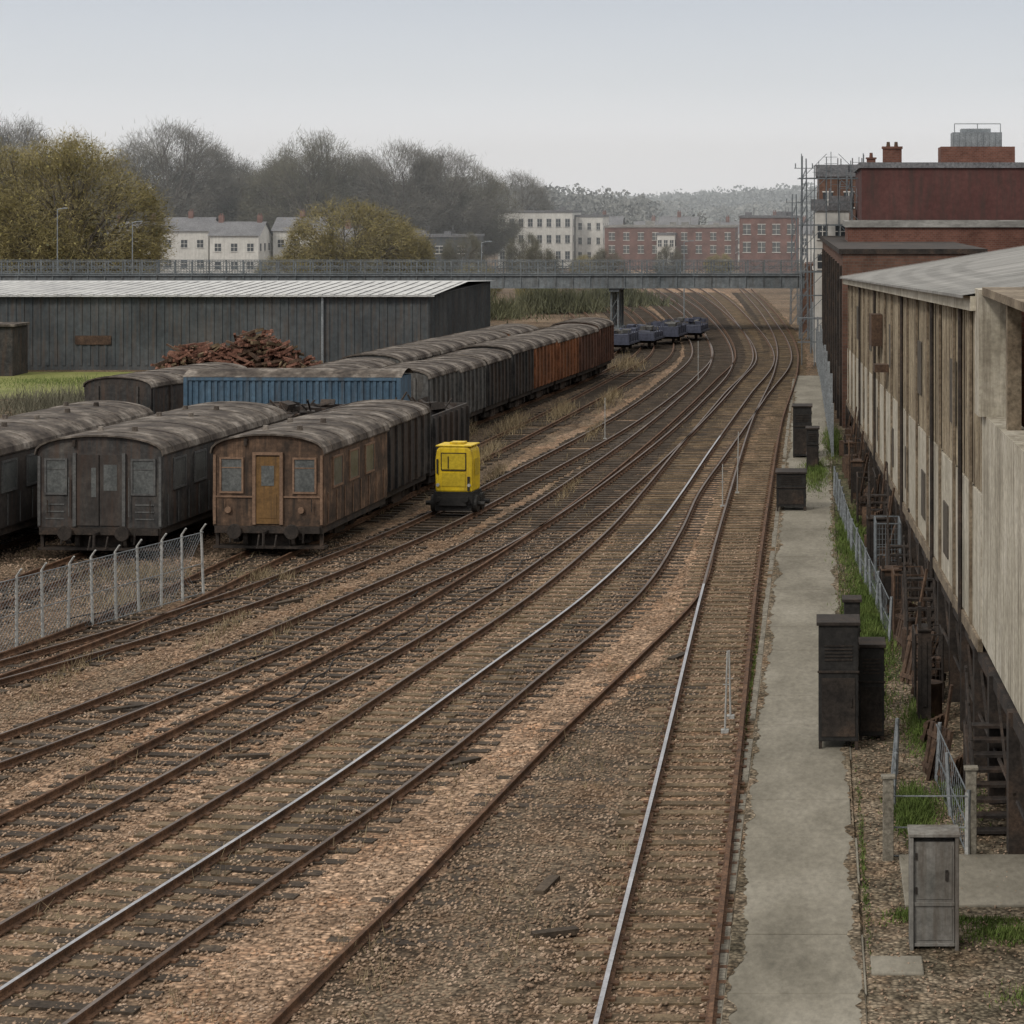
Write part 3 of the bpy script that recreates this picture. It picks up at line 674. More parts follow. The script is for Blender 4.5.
for yy in (13,24,38,52,64): slab(mb,-.06,-.032,yy,yy+1.5,lambda v:zm(v)+.9,lambda v:zm(v)+2.3)
for yy in (15,22.5,29.5,37,46,58): slab(mb,-.07,-.042,yy,yy+1.3,lambda v:zb(v)+.5,lambda v:zb(v)+1.7)
mb.obj('windows',M['glassdirty'],WH)
mb=MB()
slab(mb,-.42,-.042,44,45.6,lambda v:zm(v)+1.4,lambda v:zm(v)+2.5); slab(mb,-.5,-.042,40,41,lambda v:zm(v)+.7,lambda v:zm(v)+.95)
mb.obj('vent_boxes',M['rustbrown'],WH)
mb=MB()
for yy in (11,19.2,31.5,48,61): mb.cyl((-.12,yy,zb(yy)-.5),(-.12,yy,zt(yy)-.3),.05,None,6)
mb.obj('downpipes',M['iron'],WH)
mb=MB()
mb.face([(-.4,7,zt(7)),(-.4,Ln+.3,zt(Ln)),(11,Ln+.3,zt(Ln)+1.9),(11,7,zt(7)+1.55)])
mb.face([(-.4,7,zt(7)-.06),(-.4,Ln+.3,zt(Ln)-.06),(-.4,Ln+.3,zt(Ln)),(-.4,7,zt(7))])
mb.face([(11,7,zt(7)+1.55),(11,Ln+.3,zt(Ln)+1.9),(22,Ln+.3,zt(Ln)),(22,7,zt(7))])
y=7.5
while y<Ln:
    mb.face([(-.42,y,zt(y)+.05),(-.42,y+.16,zt(y)+.05),(11,y+.16,zt(y)+.05+1.55+.35*(y-7)/70),(11,y,zt(y)+.05+1.55+.35*(y-7)/70)]); y+=.95
mb.obj('roof',M['roof'],WH)
mb=MB(); mb.face([(0,Ln,0),(22,Ln,0),(22,Ln,zt(Ln)-.1),(11,Ln,zt(Ln)+1.8),(0,Ln,zt(Ln)-.1)]); mb.face([(.3,7.2,0),(.3,7.2,zt(7)-.1),(11,7.2,zt(7)+1.45),(22,7.2,zt(7)-.1),(22,7.2,0)]); mb.obj('gables',M['redbrick'],WH)
mb=MB(); mb.box(-.02,.45,-8,7.19,2.6,7.0); mb.box(-.16,.5,6.3,7.198,7.002,9.4); mb.obj('near_bay_wall',M['render'],WH)
mb=MB(); mb.box(1.2,1.5,-8,7.19,2.6,9.3); mb.box(-.1,1.2,-8,6.29,9.3,9.45)
for k in range(4): mb.box(.1,.35,-6+k*3.2,-5.75+k*3.2,7.0,9.3)
mb.obj('near_bay_recess',M['clad_dark'],WH)
mb=MB(); slab(mb,2.0,2.3,-8,Ln,lambda v:0,lambda v:zb(v)); mb.obj('undercroft_wall',M['iron'],WH)
mb=MB(); slab(mb,-.05,2.0,-8,Ln,lambda v:zb(v)-.5,lambda v:zb(v)-.252); y=-6
while y<Ln:
    mb.box(-.12,.20,y,y+.34,0,zb(max(0,y))-.26); mb.cyl((.07,y+.2,zb(max(0,y))-1.1),(.07,y+1.3,zb(max(0,y))-.4),.07,None,5)
    mb.cyl((.02,y+.3,.1),(.02,y+3.4,zb(max(0,y))-.5),.035,None,4); mb.cyl((-.02,y,1.1),(-.02,y+3.4,1.1),.035,None,5)
    y+=R.choice([3.0,3.4,3.9])
mb.obj('columns_and_beam',M['iron'],WH)
mb=MB(); y=-5
while y<Ln-3:
    h=R.uniform(.8,1.9)
    if R.random()<.75: mb.box(.5,1.4,y,y+R.uniform(1.,2.4),0,min(h,zb(max(0,y))-.6))
    if R.random()<.5: mb.cyl((.3,y,0),(.3,y,1.2),.3,None,10)
    y+=R.uniform(2,4)
mb.obj('stored_plant',M['rustbrown'],WH)
def stair(x,y,w,n,rz=0):
    g=group('metal_stair',(x,y,0),rz); mb=MB()
    for k in range(n): mb.box(0,w,k*.28,k*.28+.3,k*.2+.12,k*.2+.17)
    L=n*.28; Hh=n*.2
    for s in(0,w):
        mb.cyl((s,0,0),(s,L,Hh),.05,None,5); mb.cyl((s,0,1.1),(s,L,Hh+1.0),.028,None,5); mb.cyl((s,0,.6),(s,L,Hh+.5),.02,None,5)
        for k in range(4): mb.cyl((s,k*L/3.2,k*Hh/3.2),(s,k*L/3.2,k*Hh/3.2+1.1),.025,None,5)
        mb.cyl((s,L,0),(s,L,Hh),.05,None,5)
    mb.obj('treads_and_handrail',M['iron'],g)
stair(2.75,41.5,.9,8); stair(2.2,57,.7,9); stair(1.75,76,.6,8); stair(2.05,66,.6,7)
for (x,y,w,h,t) in [(2.3,50.5,.2,2.6,0),(2.0,63.5,.45,1.7,1),(1.85,72,.5,2.0,0),(1.55,88,.4,2.0,1),(1.4,98,.35,1.6,1)]:
    g=group('trackside_relay_case',(x,y,0),R.uniform(-.1,.1)); mb=MB(); mb.box(-w/2,w/2,-.3,.3,.25,h*.8); mb.box(-w/2-.05,w/2+.05,-.36,.36,h*.8,h*.8+.06)
    mb.obj('case',M['rustbrown' if t else 'iron'],g,bevel=.02)
    mb=MB()
    for a in(-w/2,w/2):
        for b in(-.28,.28): mb.box(a-.035,a+.035,b-.035,b+.035,0,h)
    mb.box(-w/2+.05,w/2-.05,-.325,-.302,.5,h*.72); mb.obj('frame',M['iron'],g)
# wire storage cages along the wall
for (x,y,w,d_,h,mt) in [(2.35,60.5,.75,1.4,1.7,'rustbrown'),(2.1,69.5,.7,1.6,1.8,'galv_dull'),(2.5,53.2,.6,1.2,1.5,'iron'),(1.75,82,.6,1.6,1.7,'iron'),(1.6,93,.55,1.6,1.8,'rustbrown')]:
    g=group('wire_storage_cage',(x,y,.08)); mb=MB()
    for a in(-w/2,w/2):
        for b in(-d_/2,d_/2): mb.cyl((a,b,0),(a,b,h),.03,None,5)
    for z in(.05,h*.5,h):
        for b in(-d_/2,d_/2): mb.cyl((-w/2,b,z),(w/2,b,z),.022,None,4)
        for a in(-w/2,w/2): mb.cyl((a,-d_/2,z),(a,d_/2,z),.022,None,4)
    q=-w/2
    while q<w/2: mb.cyl((q,-d_/2,.05),(q,-d_/2,h),.008,None,3); q+=.09
    q=-d_/2
    while q<d_/2:
        for a in(-w/2,w/2): mb.cyl((a,q,.05),(a,q,h),.008,None,3)
        q+=.1
    for z in [.15+.15*i for i in range(int(h/.15)-1)]: mb.cyl((-w/2,-d_/2,z),(w/2,-d_/2,z),.008,None,3); mb.cyl((-w/2,-d_/2,z),(-w/2,d_/2,z),.008,None,3)
    mb.obj('mesh_frame',M[mt],g)
    mb=MB()
    for k in range(14):
        mtx=Matrix.Translation((R.uniform(-w*.3,w*.3),R.uniform(-d_*.35,d_*.35),R.uniform(.1,h*.55)))@Matrix.Rotation(R.uniform(0,3),4,'Z')@Matrix.Rotation(R.uniform(-.4,.4),4,'X'); mb.box(-.15,.15,-.2,.2,-.08,.08,0,mtx)
    mb.obj('scrap',M['rustbrown'],g)
mb=MB()
for k in range(60):
    y=R.uniform(44,112); x=2.5-(y-46)*.015+R.uniform(-.3,.2); h=R.uniform(.9,2.6)
    if k%3==0: mb.cyl((x,y,0.05),(x+R.uniform(.2,.5),y+R.uniform(-.8,.8),h),.04,None,5)
    elif k%3==1:
        mtx=Matrix.Translation((x,y,.1))@Matrix.Rotation(R.uniform(-.5,.5),4,'Z')@Matrix.Rotation(R.uniform(.1,.35),4,'Y')
        for q in range(5): mb.box(-.03,.03,-.5+q*.22,-.36+q*.22,0,h*.55,0,mtx)
        mb.box(-.06,-.031,-.5,.52,.1,.2,0,mtx); mb.box(-.06,-.031,-.5,.52,h*.4,h*.4+.1,0,mtx)
    elif k%2: mb.cyl((x-.1,y,.05),(x-.1,y,.05+R.uniform(.5,.95)),.28,None,12)
mb.obj('scrap_heap_along_wall',M['rustbrown'])

# ------------------------------------------------------------ cabinets on the right
g=group('grey_equipment_cabinet',(1.75,35.4,.0))
mb=MB(); mb.box(-.30,.30,-.2,.2,.12,1.66); mb.obj('body',M['cab_grey'],g,bevel=.012)
mb=MB(); mb.box(-.36,-.305,-.26,.26,.0,1.74); mb.box(.305,.36,-.26,.26,.0,1.74); mb.box(-.38,.38,-.28,.28,1.742,1.79); mb.box(-.30,.30,-.225,-.203,.72,.78)
mb.box(-.30,.30,-.225,-.203,.13,.18); mb.obj('frame',M['cab_grey'],g,bevel=.008)
mb=MB(); mb.box(-.26,.26,-.212,-.203,.82,1.6); mb.box(-.26,.26,-.212,-.203,.22,.68); mb.obj('door_panels',M['cab_grey'],g)
mb=MB(); mb.box(.16,.2,-.24,-.213,1.1,1.25); mb.box(-.28,-.25,-.23,-.213,1.4,1.5); mb.box(-.28,-.25,-.23,-.213,.9,1.0); mb.obj('lock_and_hinges',M['iron'],g)
def blackcab(name,x,y,w,d,h,leg=.18):
    g=group(name,(x,y,.08)); mb=MB(); mb.box(-w/2,w/2,-d/2,d/2,leg,h); mb.obj('body',M['black'],g,bevel=.015)
    mb=MB(); mb.box(-w/2-.04,w/2+.04,-d/2-.05,d/2+.05,h+.002,h+.07); mb.box(-w/2-.02,w/2+.02,-d/2-.03,-d/2-.003,h*.62,h*.62+.05); mb.obj('lid_and_ledge',M['iron'],g,bevel=.01)
    mb=MB()
    for a in(-w/2+.04,w/2-.04):
        for b in(-d/2+.04,d/2-.04): mb.box(a-.035,a+.035,b-.035,b+.035,0,leg)
    for k in range(5): mb.box(-w*.35,w*.35,-d/2-.02,-d/2-.003,h*.72+k*.07,h*.72+k*.07+.03)
    mb.box(-w*.42,w*.42,-d/2-.015,-d/2-.003,leg+.1,h*.58); mb.box(w*.3,w*.34,-d/2-.04,-d/2-.016,h*.35,h*.42)
    for k in range(4): mb.box(w/2+.003,w/2+.02,-d/2+.1,d/2-.1,leg+.3+k*.5,leg+.34+k*.5)
    mb.obj('legs_louvres_doors',M['iron'],g); return g
blackcab('black_relay_cabinet',.47,48.5,.80,.9,2.5)
blackcab('black_relay_cabinet',1.15,49.3,.52,.8,1.9,.1)
blackcab('black_relay_cabinet',.78,50.8,.34,.5,2.55,.1)
blackcab('black_equipment_box',-.85,86,1.05,1.2,1.35)
blackcab('black_equipment_box',-.55,104,.8,1.2,2.2,.1)
blackcab('black_equipment_box',-.1,99,.5,.9,1.7,.1)

# ------------------------------------------------------------ fences
def fence(name, pts, h, spacing, post, wire, mesh=True, cell=.16, barb=True, wr=.006):
    g=group(name); mp=MB(); mw=MB()
    for (a,b) in zip(pts[:-1],pts[1:]):
        a=Vector((a[0],a[1],0)); b=Vector((b[0],b[1],0)); L=(b-a).length; n=max(1,round(L/spacing)); d=(b-a)/n; u=(b-a).normalized()
        for k in range(n+1):
            p=a+d*k; tilt=Vector((R.uniform(-.07,.07),R.uniform(-.07,.07),0))
            mp.cyl(p,p+tilt+Vector((0,0,h)),.045,.04,6)
            if barb: mp.cyl(p+tilt+Vector((0,0,h)),p+tilt+Vector((.15,-.1,h+.2)),.03,.025,5)
        for z in(.1,h*.5,h-.05): mw.cyl(a+Vector((0,0,z)),b+Vector((0,0,z)),.014,None,4)
        if mesh:
            m=int(L/cell)
            for k in range(m):
                p=a+u*(k*cell); q=p+u*h*.85
                if (q-a).length<L: mw.cyl(p+Vector((0,0,.06)),q+Vector((0,0,h-.06)),wr,None,3,0,False)
                q=p-u*h*.85
                if (p-a).length>h*.85: mw.cyl(p+Vector((0,0,.06)),q+Vector((0,0,h-.06)),wr,None,3,0,False)
    mp.obj('posts',M[post],g); mw.obj('wire_mesh',M[wire],g)
fence('chainlink_fence',[(-26,48.5),(-20.6,56.0),(-17.2,67.5)],1.85,1.1,'post','galv',True,.14)
fence('chainlink_fence',[(1.85,60),(1.15,75),(.72,90)],1.2,2.1,'galv','galv_dull',True,.5,False,.004)
fence('tubular_barrier',[(1.25,40.2),(2.55,40.2)],1.15,1.3,'post','galv',False,.2,False)
fence('tubular_barrier',[(1.25,40.25),(1.55,46.0)],1.15,2.6,'galv','galv_dull',True,.4,False,.005)
fence('tubular_barrier',[(2.55,40.25),(2.3,45.5)],1.2,2.6,'galv','galv_dull',True,.4,False,.005)
mb=MB(); mb.box(-.09,.09,-.07,.07,0,1.45); mb.box(-.12,.12,-.1,.1,1.45,1.5); o=mb.obj('timber_gate_post',M['kerb'],bevel=.01); o.location=(1.22,40.0,0)
c=o.copy(); COL.objects.link(c); c.location=(2.62,40.3,0); c.scale=(1,1,1.05)
def palisade(pts,h):
    g=group('palisade_fence'); mp=MB()
    for (a,b) in zip(pts[:-1],pts[1:]):
        a=Vector((a[0],a[1],0)); b=Vector((b[0],b[1],0)); L=(b-a).length; u=(b-a)/L; k=0
        while k<L:
            p=a+u*k; mp.box(p.x-.012,p.x+.012,p.y-.035,p.y+.035,0,h+R.uniform(-.08,.03)); k+=.30
        k=0
        while k<L:
            p=a+u*k; mp.box(p.x-.06,p.x+.06,p.y-.06,p.y+.06,0,h+R.choice([.1,.5,1.2])); k+=2.75
        for z in(.4,h-.4): mp.cyl(a+Vector((.05,0,z)),b+Vector((.05,0,z)),.03,None,4)
    mp.obj('pales_and_posts',M['galv'],g)
palisade([(.75,104),(.35,150),(-.4,200)],2.3)
for (x,y,h,lean) in [(-2.95,91,2.4,.02),(-1.87,49.8,1.75,.03),(-1.8,51.2,1.5,-.02),(-3.35,87,1.6,0),(-9.8,112,2.0,0),(-7.3,150,2.5,0)]:
    g=group('marker_post',(x,y,0)); mb=MB(); mb.cyl((0,0,0),(lean*h,0,h),.024,.018,6); mb.box(-.08,.08,-.08,.08,0,.12); mb.cyl((-.07+lean*h*.6,0,h*.6),(.07+lean*h*.6,0,h*.6),.012,None,4); mb.obj('post',M['post'],g)

# ------------------------------------------------------------ rolling stock
def wheelset(mb, y, r=.46):
    for s in(-1,1):
        x=s*G; mb.cyl((x-.07,y,r+.235),(x+.07,y,r+.235),r,r,18); mb.cyl((x-s*.09,y,r+.235),(x-s*.07,y,r+.235),r+.04,None,18)
    mb.cyl((-1.05,y,r+.235),(1.05,y,r+.235),.08,None,8)
def bogie(mb,y,gap=1.1):
    wheelset(mb,y-gap); wheelset(mb,y+gap)
    for s in(-1,1):
        mb.box(s*1.02-.07,s*1.02+.07,y-gap-.45,y+gap+.45,.62,.86)
        for q in(-gap,gap): mb.box(s*1.12-.1,s*1.12+.1,y+q-.16,y+q+.16,.5,.9)
        for q in(-.25,0,.25): mb.cyl((s*1.1,y+q,.45),(s*1.1,y+q,.66),.09,None,7)
    mb.box(-.95,.95,y-.3,y+.3,.6,.95)
def buffers(mb,y,z=1.02,d=-1):
    for s in(-.9,.9):
        mb.cyl((s,y,z),(s,y+d*.4,z),.11,.09,10); mb.cyl((s,y+d*.4,z),(s,y+d*.46,z),.24,.22,14)
    mb.cyl((0,y,z-.02),(0,y+d*.35,z-.05),.05,None,6); mb.cyl((0,y+d*.35,z),(0,y+d*.38,z-.45),.045,None,6); mb.cyl((-.25,y,z-.15),(-.25,y+d*.2,z-.55),.03,None,6); mb.cyl((.3,y,z-.15),(.3,y+d*.2,z-.5),.03,None,6)
def archprof(W,z0,ze,zc,n=10):
    w=W/2; pts=[(-w,z0),(-w-.02,z0+.5),(-w,ze)]
    arc=[]
    for i in range(1,n):
        t=math.pi-math.pi*i/n; arc.append((math.cos(t)*w, ze+(zc-ze)*math.sin(t)**.8))
    return pts+arc+[(w,ze),(w+.02,z0+.5),(w,z0)]
def coach(name,x,y,rz,L,W,body,trim,door,ze=3.42,zc=3.86,style=0):
    g=group(name,(x,y,0),rz); z0=1.05
    mb=MB(); mb.prism(list(reversed(archprof(W,z0,ze,zc))),0,L); mb.obj('body',M[body],g)
    w=W/2+.07; arc=[(math.cos(math.pi-math.pi*i/14)*w, ze-.02+(zc-ze+.09)*max(0,math.sin(math.pi*i/14))**.8) for i in range(15)]
    mb=MB(); inner=[(a*.985,b-.05) for a,b in reversed(arc)]
    mb.prism(list(reversed(arc+inner)),-.12,L+.1)
    yy=.8
    while yy<L:
        arc2=[(a*1.006,b+.012) for a,b in arc]; mb.prism(list(reversed(arc2+[(a,b-.015) for a,b in reversed(arc)])),yy,yy+.05); yy+=R.choice([1.35,1.35,2.2])
    for k in range(int(L/2.6)):
        for s in(-.55,.55):
            if R.random()<.2: continue
            zz=ze-.02+(zc-ze+.09)*.95; mb.cyl((s,1.5+k*2.6,zz-.1),(s,1.5+k*2.6,zz+.14),.12,.09,8)
    mb.obj('roof',M['coach_roof'],g)
    mb=MB(); mg=MB(); md=MB(); zw0,zw1=2.12,3.12
    def window(xc,hw,a=zw0,b=zw1):
        mg.box(xc-hw,xc+hw,-.02,-.003,a,b)
        mb.box(xc-hw-.06,xc-hw,-.05,-.003,a-.06,b+.06); mb.box(xc+hw,xc+hw+.06,-.05,-.003,a-.06,b+.06)
        mb.box(xc-hw+.001,xc+hw-.001,-.05,-.003,a-.06,a); mb.box(xc-hw+.001,xc+hw-.001,-.05,-.003,b,b+.06)
        mb.box(xc-hw+.001,xc+hw-.001,-.035,-.021,b-.28,b-.25)
    if style==0:
        window(-W*.33,.32); window(W*.33,.32)
        md.box(-.37,.37,-.045,-.003,1.12,3.2); mg.box(-.2,.2,-.06,-.046,2.3,2.92); md.box(-.28,.28,-.058,-.046,1.3,2.05)
        for s in(-1,1): mb.box(s*.43-.05,s*.43+.05,-.08,-.003,1.1,3.25)
        mb.box(-.48,.48,-.08,-.003,3.252,3.34)
        for s in(-1,1): mb.cyl((s*W*.33-.1,-.02,1.55),(s*W*.33-.1,-.09,1.55),.1,None,10)
    else:
        window(-W*.35,.30); window(W*.35,.33)
        md.box(-.72,-.02,-.05,-.003,1.12,3.3); md.box(.02,.72,-.05,-.003,1.12,3.3); mg.box(-.25,-.1,-.06,-.051,2.0,2.9); mg.box(.14,.56,-.06,-.051,2.2,3.0)
        for s in(-1,1): mb.box(s*.78-.05,s*.78+.05,-.09,-.003,1.1,3.35); mb.cyl((s*.95,-.09,1.4),(s*.95,-.09,2.6),.02,None,5)
        for s in(-1,1):
            for k in range(3): mb.box(s*W*.36-.3,s*W*.36+.3,-.02,-.003,1.3+k*.22,1.34+k*.22)
    if style==0: mb.box(-W/2+.02,W/2-.02,-.04,-.003,1.93,1.98)
    mb.box(-W/2+.02,-W/2+.10,-.05,-.003,1.1,ze-.1); mb.box(W/2-.10,W/2-.02,-.05,-.003,1.1,ze-.1)
    k=1.0
    while k<L-1.4:
        for s in(-1,1):
            xs=s*(W/2); a,b=sorted((xs+s*.006,xs+s*.03)); c,d=sorted((xs+s*.004,xs+s*.05))
            mg.box(a,b,k,k+1.0,2.2,3.05); mb.box(c,d,k-.07,k,2.13,3.12); mb.box(c,d,k+1.0,k+1.07,2.13,3.12); mb.box(c,d,k,k+1.0,2.13,2.197); mb.box(c,d,k,k+1.0,3.053,3.12)
        k+=1.9
    k=.4
    while k<L:
        for s in(-1,1):
            c,d=sorted((s*(W/2+.022),s*(W/2+.045))); mb.box(c,d,k,k+.05,1.1,2.05)
        k+=.95
    mb.obj('frames_and_beading',M[trim],g); mg.obj('windows',M['glass2'],g); md.obj('end_door',M[door],g)
    mb=MB(); mb.box(-W/2+.05,W/2-.05,-.02,L,.82,1.045); mb.box(-W/2+.1,W/2-.1,-.12,-.022,.84,1.04)
    bogie(mb,1.6); bogie(mb,L-2.0); buffers(mb,-.12,.94)
    mb.box(-1.2,-.4,L*.4,L*.6,.4,.82); mb.box(.4,1.2,L*.42,L*.58,.4,.82); mb.box(-W/2,W/2,-.02,.5,.35,.42); mb.box(-W/2+.05,-W/2+.15,.1,.2,.42,.82); mb.box(W/2-.15,W/2-.05,.1,.2,.42,.82)
    for s in(-1.15,1.15): mb.cyl((s,-.1,.9),(s,-.2,.55),.035,None,6)
    mb.box(-.9,.9,.4,.9,.3,.8)
    mb.obj('underframe_and_bogies',M['iron'],g)
    mb=MB(); mb.cyl((-W*.2,-.06,zc-.3),(-W*.2,-.06,zc-.1),.06,None,8) ; mb.cyl((W/2-.35,-.1,1.5),(W/2-.35,-.1,1.9),.018,None,5); mb.cyl((-W/2+.35,-.1,1.5),(-W/2+.35,-.1,1.9),.018,None,5); mb.obj('lamp_irons',M['iron'],g)
    return g
AZ=-math.atan(.08)
coach('rusty_railway_coach',-16.95,74.4,AZ,7.6,3.5,'coach_rust','trim','ochre',3.35,3.85,0)
coach('grey_railway_coach',-22.05,74.0,AZ,12.6,3.95,'coach_grey','trim_grey','coach_dark',3.35,3.85,1)
coach('dark_railway_coach',-26.9,73.0,AZ,14.0,3.6,'coach_dark','trim_grey','coach_dark',3.35,3.85,1)

def van(name,x,y,rz,L,W,body,h=3.6,roof='coach_roof',openload=False):
    g=group(name,(x,y,0),rz); z0=1.1; ze=h-.35
    mb=MB()
    if not openload: mb.prism(list(reversed(archprof(W,z0,ze,h))),0,L)
    else:
        mb.box(-W/2,W/2,0,L,z0,z0+.1); mb.box(-W/2,-W/2+.08,0,L,z0+.1,h-.3); mb.box(W/2-.08,W/2,0,L,z0+.1,h-.3); mb.box(-W/2+.081,W/2-.081,0,.08,z0+.1,h-.3); mb.box(-W/2+.081,W/2-.081,L-.08,L,z0+.1,h-.3)
    mb.obj('body',M[body],g)
    mb=MB(); k=.1
    while k<L-.05:
        for s in(-1,1):
            c,d=sorted((s*(W/2+.004),s*(W/2+.10))); mb.box(c,d,k,k+.1,z0,ze-.05)
        k+=(L-.3)/6
    for s in(-1,1): mb.box(s*W*.3-.05,s*W*.3+.05,-.07,-.003,z0,ze)
    mb.box(-W/2,W/2,-.065,-.003,z0+.002,z0+.14); mb.box(-W/2,W/2,-.06,-.003,z0+1.1,z0+1.2)
    mb.obj('ribs',M[body],g)
    if not openload:
        w=W/2+.08; arc=[(math.cos(math.pi-math.pi*i/12)*w, ze-.02+(h-ze+.09)*max(0,math.sin(math.pi*i/12))**.8) for i in range(13)]
        mb=MB(); mb.prism(list(reversed(arc+[(a*.985,b-.05) for a,b in reversed(arc)])),-.08,L+.08)
        k=.3
        while k<L-.2: mb.prism(list(reversed([(a*1.01,b+.02) for a,b in arc]+[(a,b-.02) for a,b in reversed(arc)])),k,k+.07); k+=1.4
        mb.obj('roof',M[roof],g)
    else:
        mb=MB()
        for k in range(90):
            c=Vector((R.uniform(-W*.4,W*.4),R.uniform(.4,L-.4),R.uniform(h-.9,h-.05)-abs(R.gauss(0,.15)))); mtx=Matrix.Translation(c)@Matrix.Rotation(R.uniform(0,3),4,'Z')@Matrix.Rotation(R.uniform(-.5,.5),4,'X')
            a,b,cc=R.uniform(.1,.5),R.uniform(.08,.25),R.uniform(.04,.16); mb.box(-a,a,-b,b,-cc,cc,0,mtx)
            if k%6==0: mb.cyl(c,c+Vector((R.uniform(-.7,.7),R.uniform(-.7,.7),R.uniform(.1,.6))),.04,None,5)
        mb.obj('scrap_load',M['iron'],g)
    mb=MB(); mb.box(-W/2+.1,W/2-.1,0,L,.85,1.095); bogie(mb,1.5,.8); bogie(mb,L-1.5,.8); buffers(mb,-.02,.98); buffers(mb,L,.98,1)
    for s in(-1,1): mb.box(s*1.1-.1,s*1.1+.1,L*.4,L*.6,.4,.85)
    mb.obj('underframe_and_wheels',M['iron'],g)
def on(fr,y):
    b=min(fr,key=lambda t:abs(t[0].y-y)); return b[0].x, -math.atan2(b[1].x,b[1].y)
f7=frames(catmull(T7,.8)); f8=frames(catmull(T8,.8)); f6=frames(catmull(T6,.8)); f9=frames(catmull(T9,.8))
x,a=on(f6,82.8); van('covered_goods_wagon',x,82.8,a,6.2,3.2,'van_black',3.72)
x,a=on(f6,90); van('open_scrap_wagon',x,90,a,6.0,3.0,'van_black',3.4,openload=True)
x,a=on(f9,88.5); van('open_scrap_wagon',x,88.5,a,7.5,3.2,'van_black',3.35,openload=True)
cols=['van_grey','van_grey','van_black','van_black','van_orange','van_orange','van_red','van_red']
y=106.5
for i,c in enumerate(cols):
    x,a=on(f7,y); L=[5.4,5.2,5.2,5.0,6.0,5.8,6.0,5.6][i]
    van('freight_wagon',x,y,a,L,3.0,c,3.62+R.uniform(-.09,.09)); y+=L+.55
y=108.5
for i,c in enumerate(['van_black','van_grey','van_black','van_black','van_orange']):
    x,a=on(f8,y); van('freight_wagon',x,y,a,7.4,3.0,c,3.65+R.uniform(-.08,.08)); y+=8.1
van('freight_wagon',-30.2,104,math.radians(-12),9.5,3.1,'van_black',3.5)
g=group('blue_shipping_container',(-22.1,101.5,0),math.radians(-1.5)); mb=MB(); mb.box(-4.55,4.55,0,2.5,.9,3.7)
k=-4.4
while k<4.35: mb.box(k,k+.13,-.06,0,1.05,3.55); k+=.27
mb.obj('corrugated_body',M['blue'],g)
mb=MB(); mb.box(-4.62,-4.45,-.09,-.062,.9,3.72); mb.box(4.45,4.62,-.09,-.062,.9,3.72); mb.box(-4.44,4.44,-.09,-.062,.9,1.03); mb.box(-4.44,4.44,-.09,-.062,3.58,3.72); mb.obj('frame',M['blue'],g)
mb=MB()
for i in range(9):
    t=i/8; z=3.72+.3*math.sin(math.pi*t)
    mb.v.append((-4.66,-.1+2.7*t,z)); mb.v.append((4.66,-.1+2.7*t,z))
for i in range(8): mb.f.append((2*i,2*i+1,2*i+3,2*i+2)); mb.m.append(0)
mb.obj('roof',M['coach_roof'],g,smooth=True)
mb=MB(); [mb.box(q-.2,q+.2,.1,2.4,0,.9) for q in(-4,-1.3,1.3,4)]; mb.obj('supports',M['iron'],g)
for i in range(4):
    g=group('blue_flat_wagon',(-14.9+i*1.5,176+i*5.5,0),-.1); mb=MB(); mb.box(-1.2,1.2,0,4.5,.9,1.5-.2*(i%2)); mb.box(-1.3,1.3,-.1,4.6,.75,.9)
    for k in range(5): mb.box(-1.26,-1.2,k*1.0,k*1.0+.1,.9,1.8); mb.box(1.2,1.26,k*1.0,k*1.0+.1,.9,1.8)
    for k in range(14):
        mtx=Matrix.Translation((R.uniform(-1,1),R.uniform(.3,4),R.uniform(1.5,1.75)))@Matrix.Rotation(R.uniform(0,3),4,'Z')@Matrix.Rotation(R.uniform(-.4,.4),4,'X'); mb.box(-.3,.3,-.2,.2,-.12,.12,k%2,mtx)
    mb.obj('body',[M['blue2'],M['van_grey']],g); mb=MB(); wheelset(mb,.9,.36); wheelset(mb,3.5,.36); mb.obj('wheels',M['iron'],g)

# yellow vehicle
g=group('yellow_rail_trolley',(-12.65,84,0),-.11)
mb=MB(); P=[(-.66,.95),(-.67,2.05),(-.62,2.42),(-.5,2.54),(.5,2.54),(.62,2.42),(.67,2.05),(.66,.95)]
mb.prism(list(reversed(P)),0,1.15); mb.obj('cab',M['yellow'],g,bevel=.06)
mb=MB(); mb.box(-.42,.42,-.02,-.003,1.75,2.30); mb.box(-.42,.42,-.02,-.003,1.15,1.62)
for s in(-1,1): c,d=sorted((s*.672,s*.685)); mb.box(c,d,.3,.9,1.5,2.1)
mb.obj('windows',M['yellow2'],g)
mb=MB()
for (a,b,z0_,z1_) in [(-.45,-.422,1.72,2.33),(.422,.45,1.72,2.33),(-.42,.42,2.302,2.33),(-.42,.42,1.70,1.73)]: mb.box(a,b,-.03,-.003,z0_,z1_)
mb.box(-.69,.69,-.03,1.18,.9,.96); mb.box(-.2,-.17,-.045,-.021,1.78,2.2); mb.box(.5,.58,-.05,-.003,1.0,1.5); mb.box(-.6,-.55,-.06,-.003,1.6,2.1)
mb.obj('black_beading',M['black'],g)
mb=MB(); mb.box(-.64,.64,-.02,1.17,2.542,2.585); mb.box(-.25,.25,.4,.9,2.587,2.66); mb.obj('roof_cap',M['yellow'],g,bevel=.01)
mb=MB(); mb.box(-.7,.7,-.1,1.25,.55,.89); mb.box(-.5,.5,-.2,-.102,.5,.78); wheelset(mb,.25,.3); wheelset(mb,.95,.3)
for s in(-.5,.5): mb.cyl((s,-.1,.72),(s,-.28,.72),.09,None,8)
mb.box(-.65,.65,-.06,.0,.3,.54); mb.obj('chassis_and_wheels',M['black'],g)
mb=MB()
